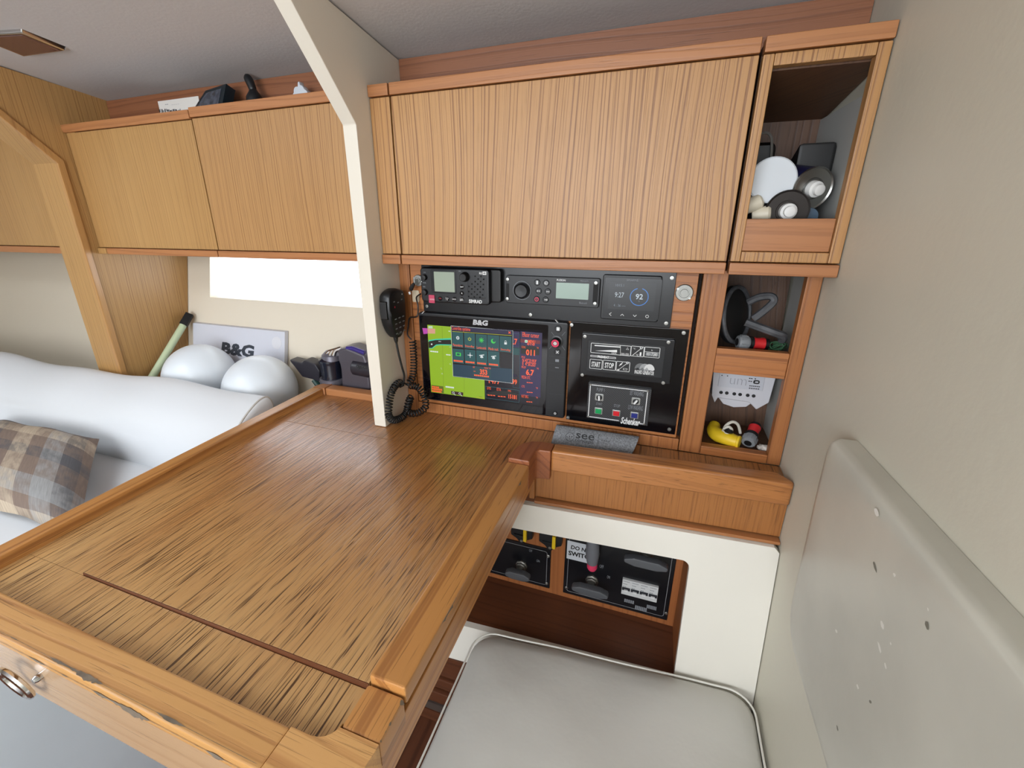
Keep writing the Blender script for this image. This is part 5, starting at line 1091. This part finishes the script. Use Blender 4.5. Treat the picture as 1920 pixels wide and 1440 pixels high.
nr_ = N.new('ShaderNodeMapRange'); nr_.inputs['From Min'].default_value = .4; nr_.inputs['From Max'].default_value = .6; nr_.inputs['To Min'].default_value = .3; nr_.inputs['To Max'].default_value = .7; L.new(nz.outputs['Fac'], nr_.inputs[0]); L.new(nr_.outputs[0], mx.inputs[0]); L.new(bu.outputs[0], mx.inputs[6]); L.new(bv.outputs[0], mx.inputs[7])
n2 = N.new('ShaderNodeTexNoise'); n2.inputs['Scale'].default_value = 1; mpn = N.new('ShaderNodeMapping'); mpn.inputs['Scale'].default_value = (240, 30, 60); L.new(tc.outputs['UV'], mpn.inputs[0]); L.new(mpn.outputs[0], n2.inputs['Vector'])
ml = N.new('ShaderNodeMix'); ml.data_type = 'RGBA'; ml.blend_type = 'MULTIPLY'; ml.inputs[0].default_value = .6; L.new(mx.outputs[2], ml.inputs[6]); L.new(n2.outputs['Fac'], ml.inputs[7])
br_ = N.new('ShaderNodeBrightContrast'); br_.inputs['Bright'].default_value = .05; L.new(ml.outputs[2], br_.inputs[0]); L.new(br_.outputs[0], pr_.inputs['Base Color'])
bmp = N.new('ShaderNodeBump'); bmp.inputs['Strength'].default_value = .4; L.new(n2.outputs['Fac'], bmp.inputs['Height']); L.new(bmp.outputs[0], pr_.inputs['Normal'])
TR = at(188, 826, 'y', -.285); BRp = at(152, 1015, 'z', -.096); TL = at(-60, 778, 'y', -.262)
ux = (TR-TL).normalized(); vy = TR-BRp; Hh = vy.length; vy.normalize(); nn = ux.cross(vy).normalized(); nn = -nn if nn.y > 0 else nn
Ww = .50; G = 24; b = bmesh.new(); uvl = b.loops.layers.uv.new('weave'); F_, Bk = {}, {}; cen = (TR+BRp)/2-ux*(Ww/2)+nn*.004; flat = {}
for i in range(G+1):
    for j in range(G+1):
        u_, v_ = i/G*2-1, j/G*2-1; th = .042*((1-u_**4)*(1-v_**4))**.6
        x = u_*Ww/2*(1-.04*(1-v_*v_)*u_*u_); y = v_*Hh/2*(1-.04*(1-u_*u_)*v_*v_)+.005*math.sin(u_*7)*abs(v_)
        p = cen+ux*x+vy*y
        F_[i, j] = b.verts.new(p+nn*th); Bk[i, j] = b.verts.new(p-nn*th*.35); flat[F_[i, j]] = flat[Bk[i, j]] = (x, y)
for i in range(G):
    for j in range(G):
        for D_ in (F_, Bk): b.faces.new((D_[i, j], D_[i+1, j], D_[i+1, j+1], D_[i, j+1]))
for f in b.faces:
    for l in f.loops: l[uvl].uv = flat[l.vert]
bmesh.ops.remove_doubles(b, verts=b.verts, dist=.0004)
finish('plaid_cushion', b, pm, smooth=70, label='brown black and cream plaid wool cushion leaning on the white settee', cat='cushion')

# ceiling lamp set into the headliner
def cl(u, v): return atp(u, v, (0, 0, .760), (0, .147, 1))
lm = thing('ceiling_lamp', 'rectangular chrome framed lamp set into the headliner', 'lamp', cl(45, 78))
Q = [cl(*p) for p in ((-60, 58), (40, 52), (126, 88), (44, 100))]
cn = Vector((0, -.147, -1)).normalized()
def lslab(P_, t0_, t1_, m, nm, ins, par):
    c = sum(P_, Vector())/4; b = bmesh.new(); Q_ = [p+(c-p)*ins for p in P_]; f0 = [b.verts.new(p+cn*t0_) for p in Q_]; f1 = [b.verts.new(p+(c-p)*.06+cn*t1_) for p in Q_]; b.faces.new(f0); b.faces.new(f1)
    for i in range(4): b.faces.new((f0[i], f0[(i+1) % 4], f1[(i+1) % 4], f1[i]))
    bmesh.ops.recalc_face_normals(b, faces=b.faces); bevel(b, .002); return finish(nm, b, m, par)
lslab(Q, -.004, .008, chrome, 'frame', 0, lm); lslab(Q, .0082, .0095, mat('lens_brown', (104, 74, 68), .12), 'lens', .14, lm)
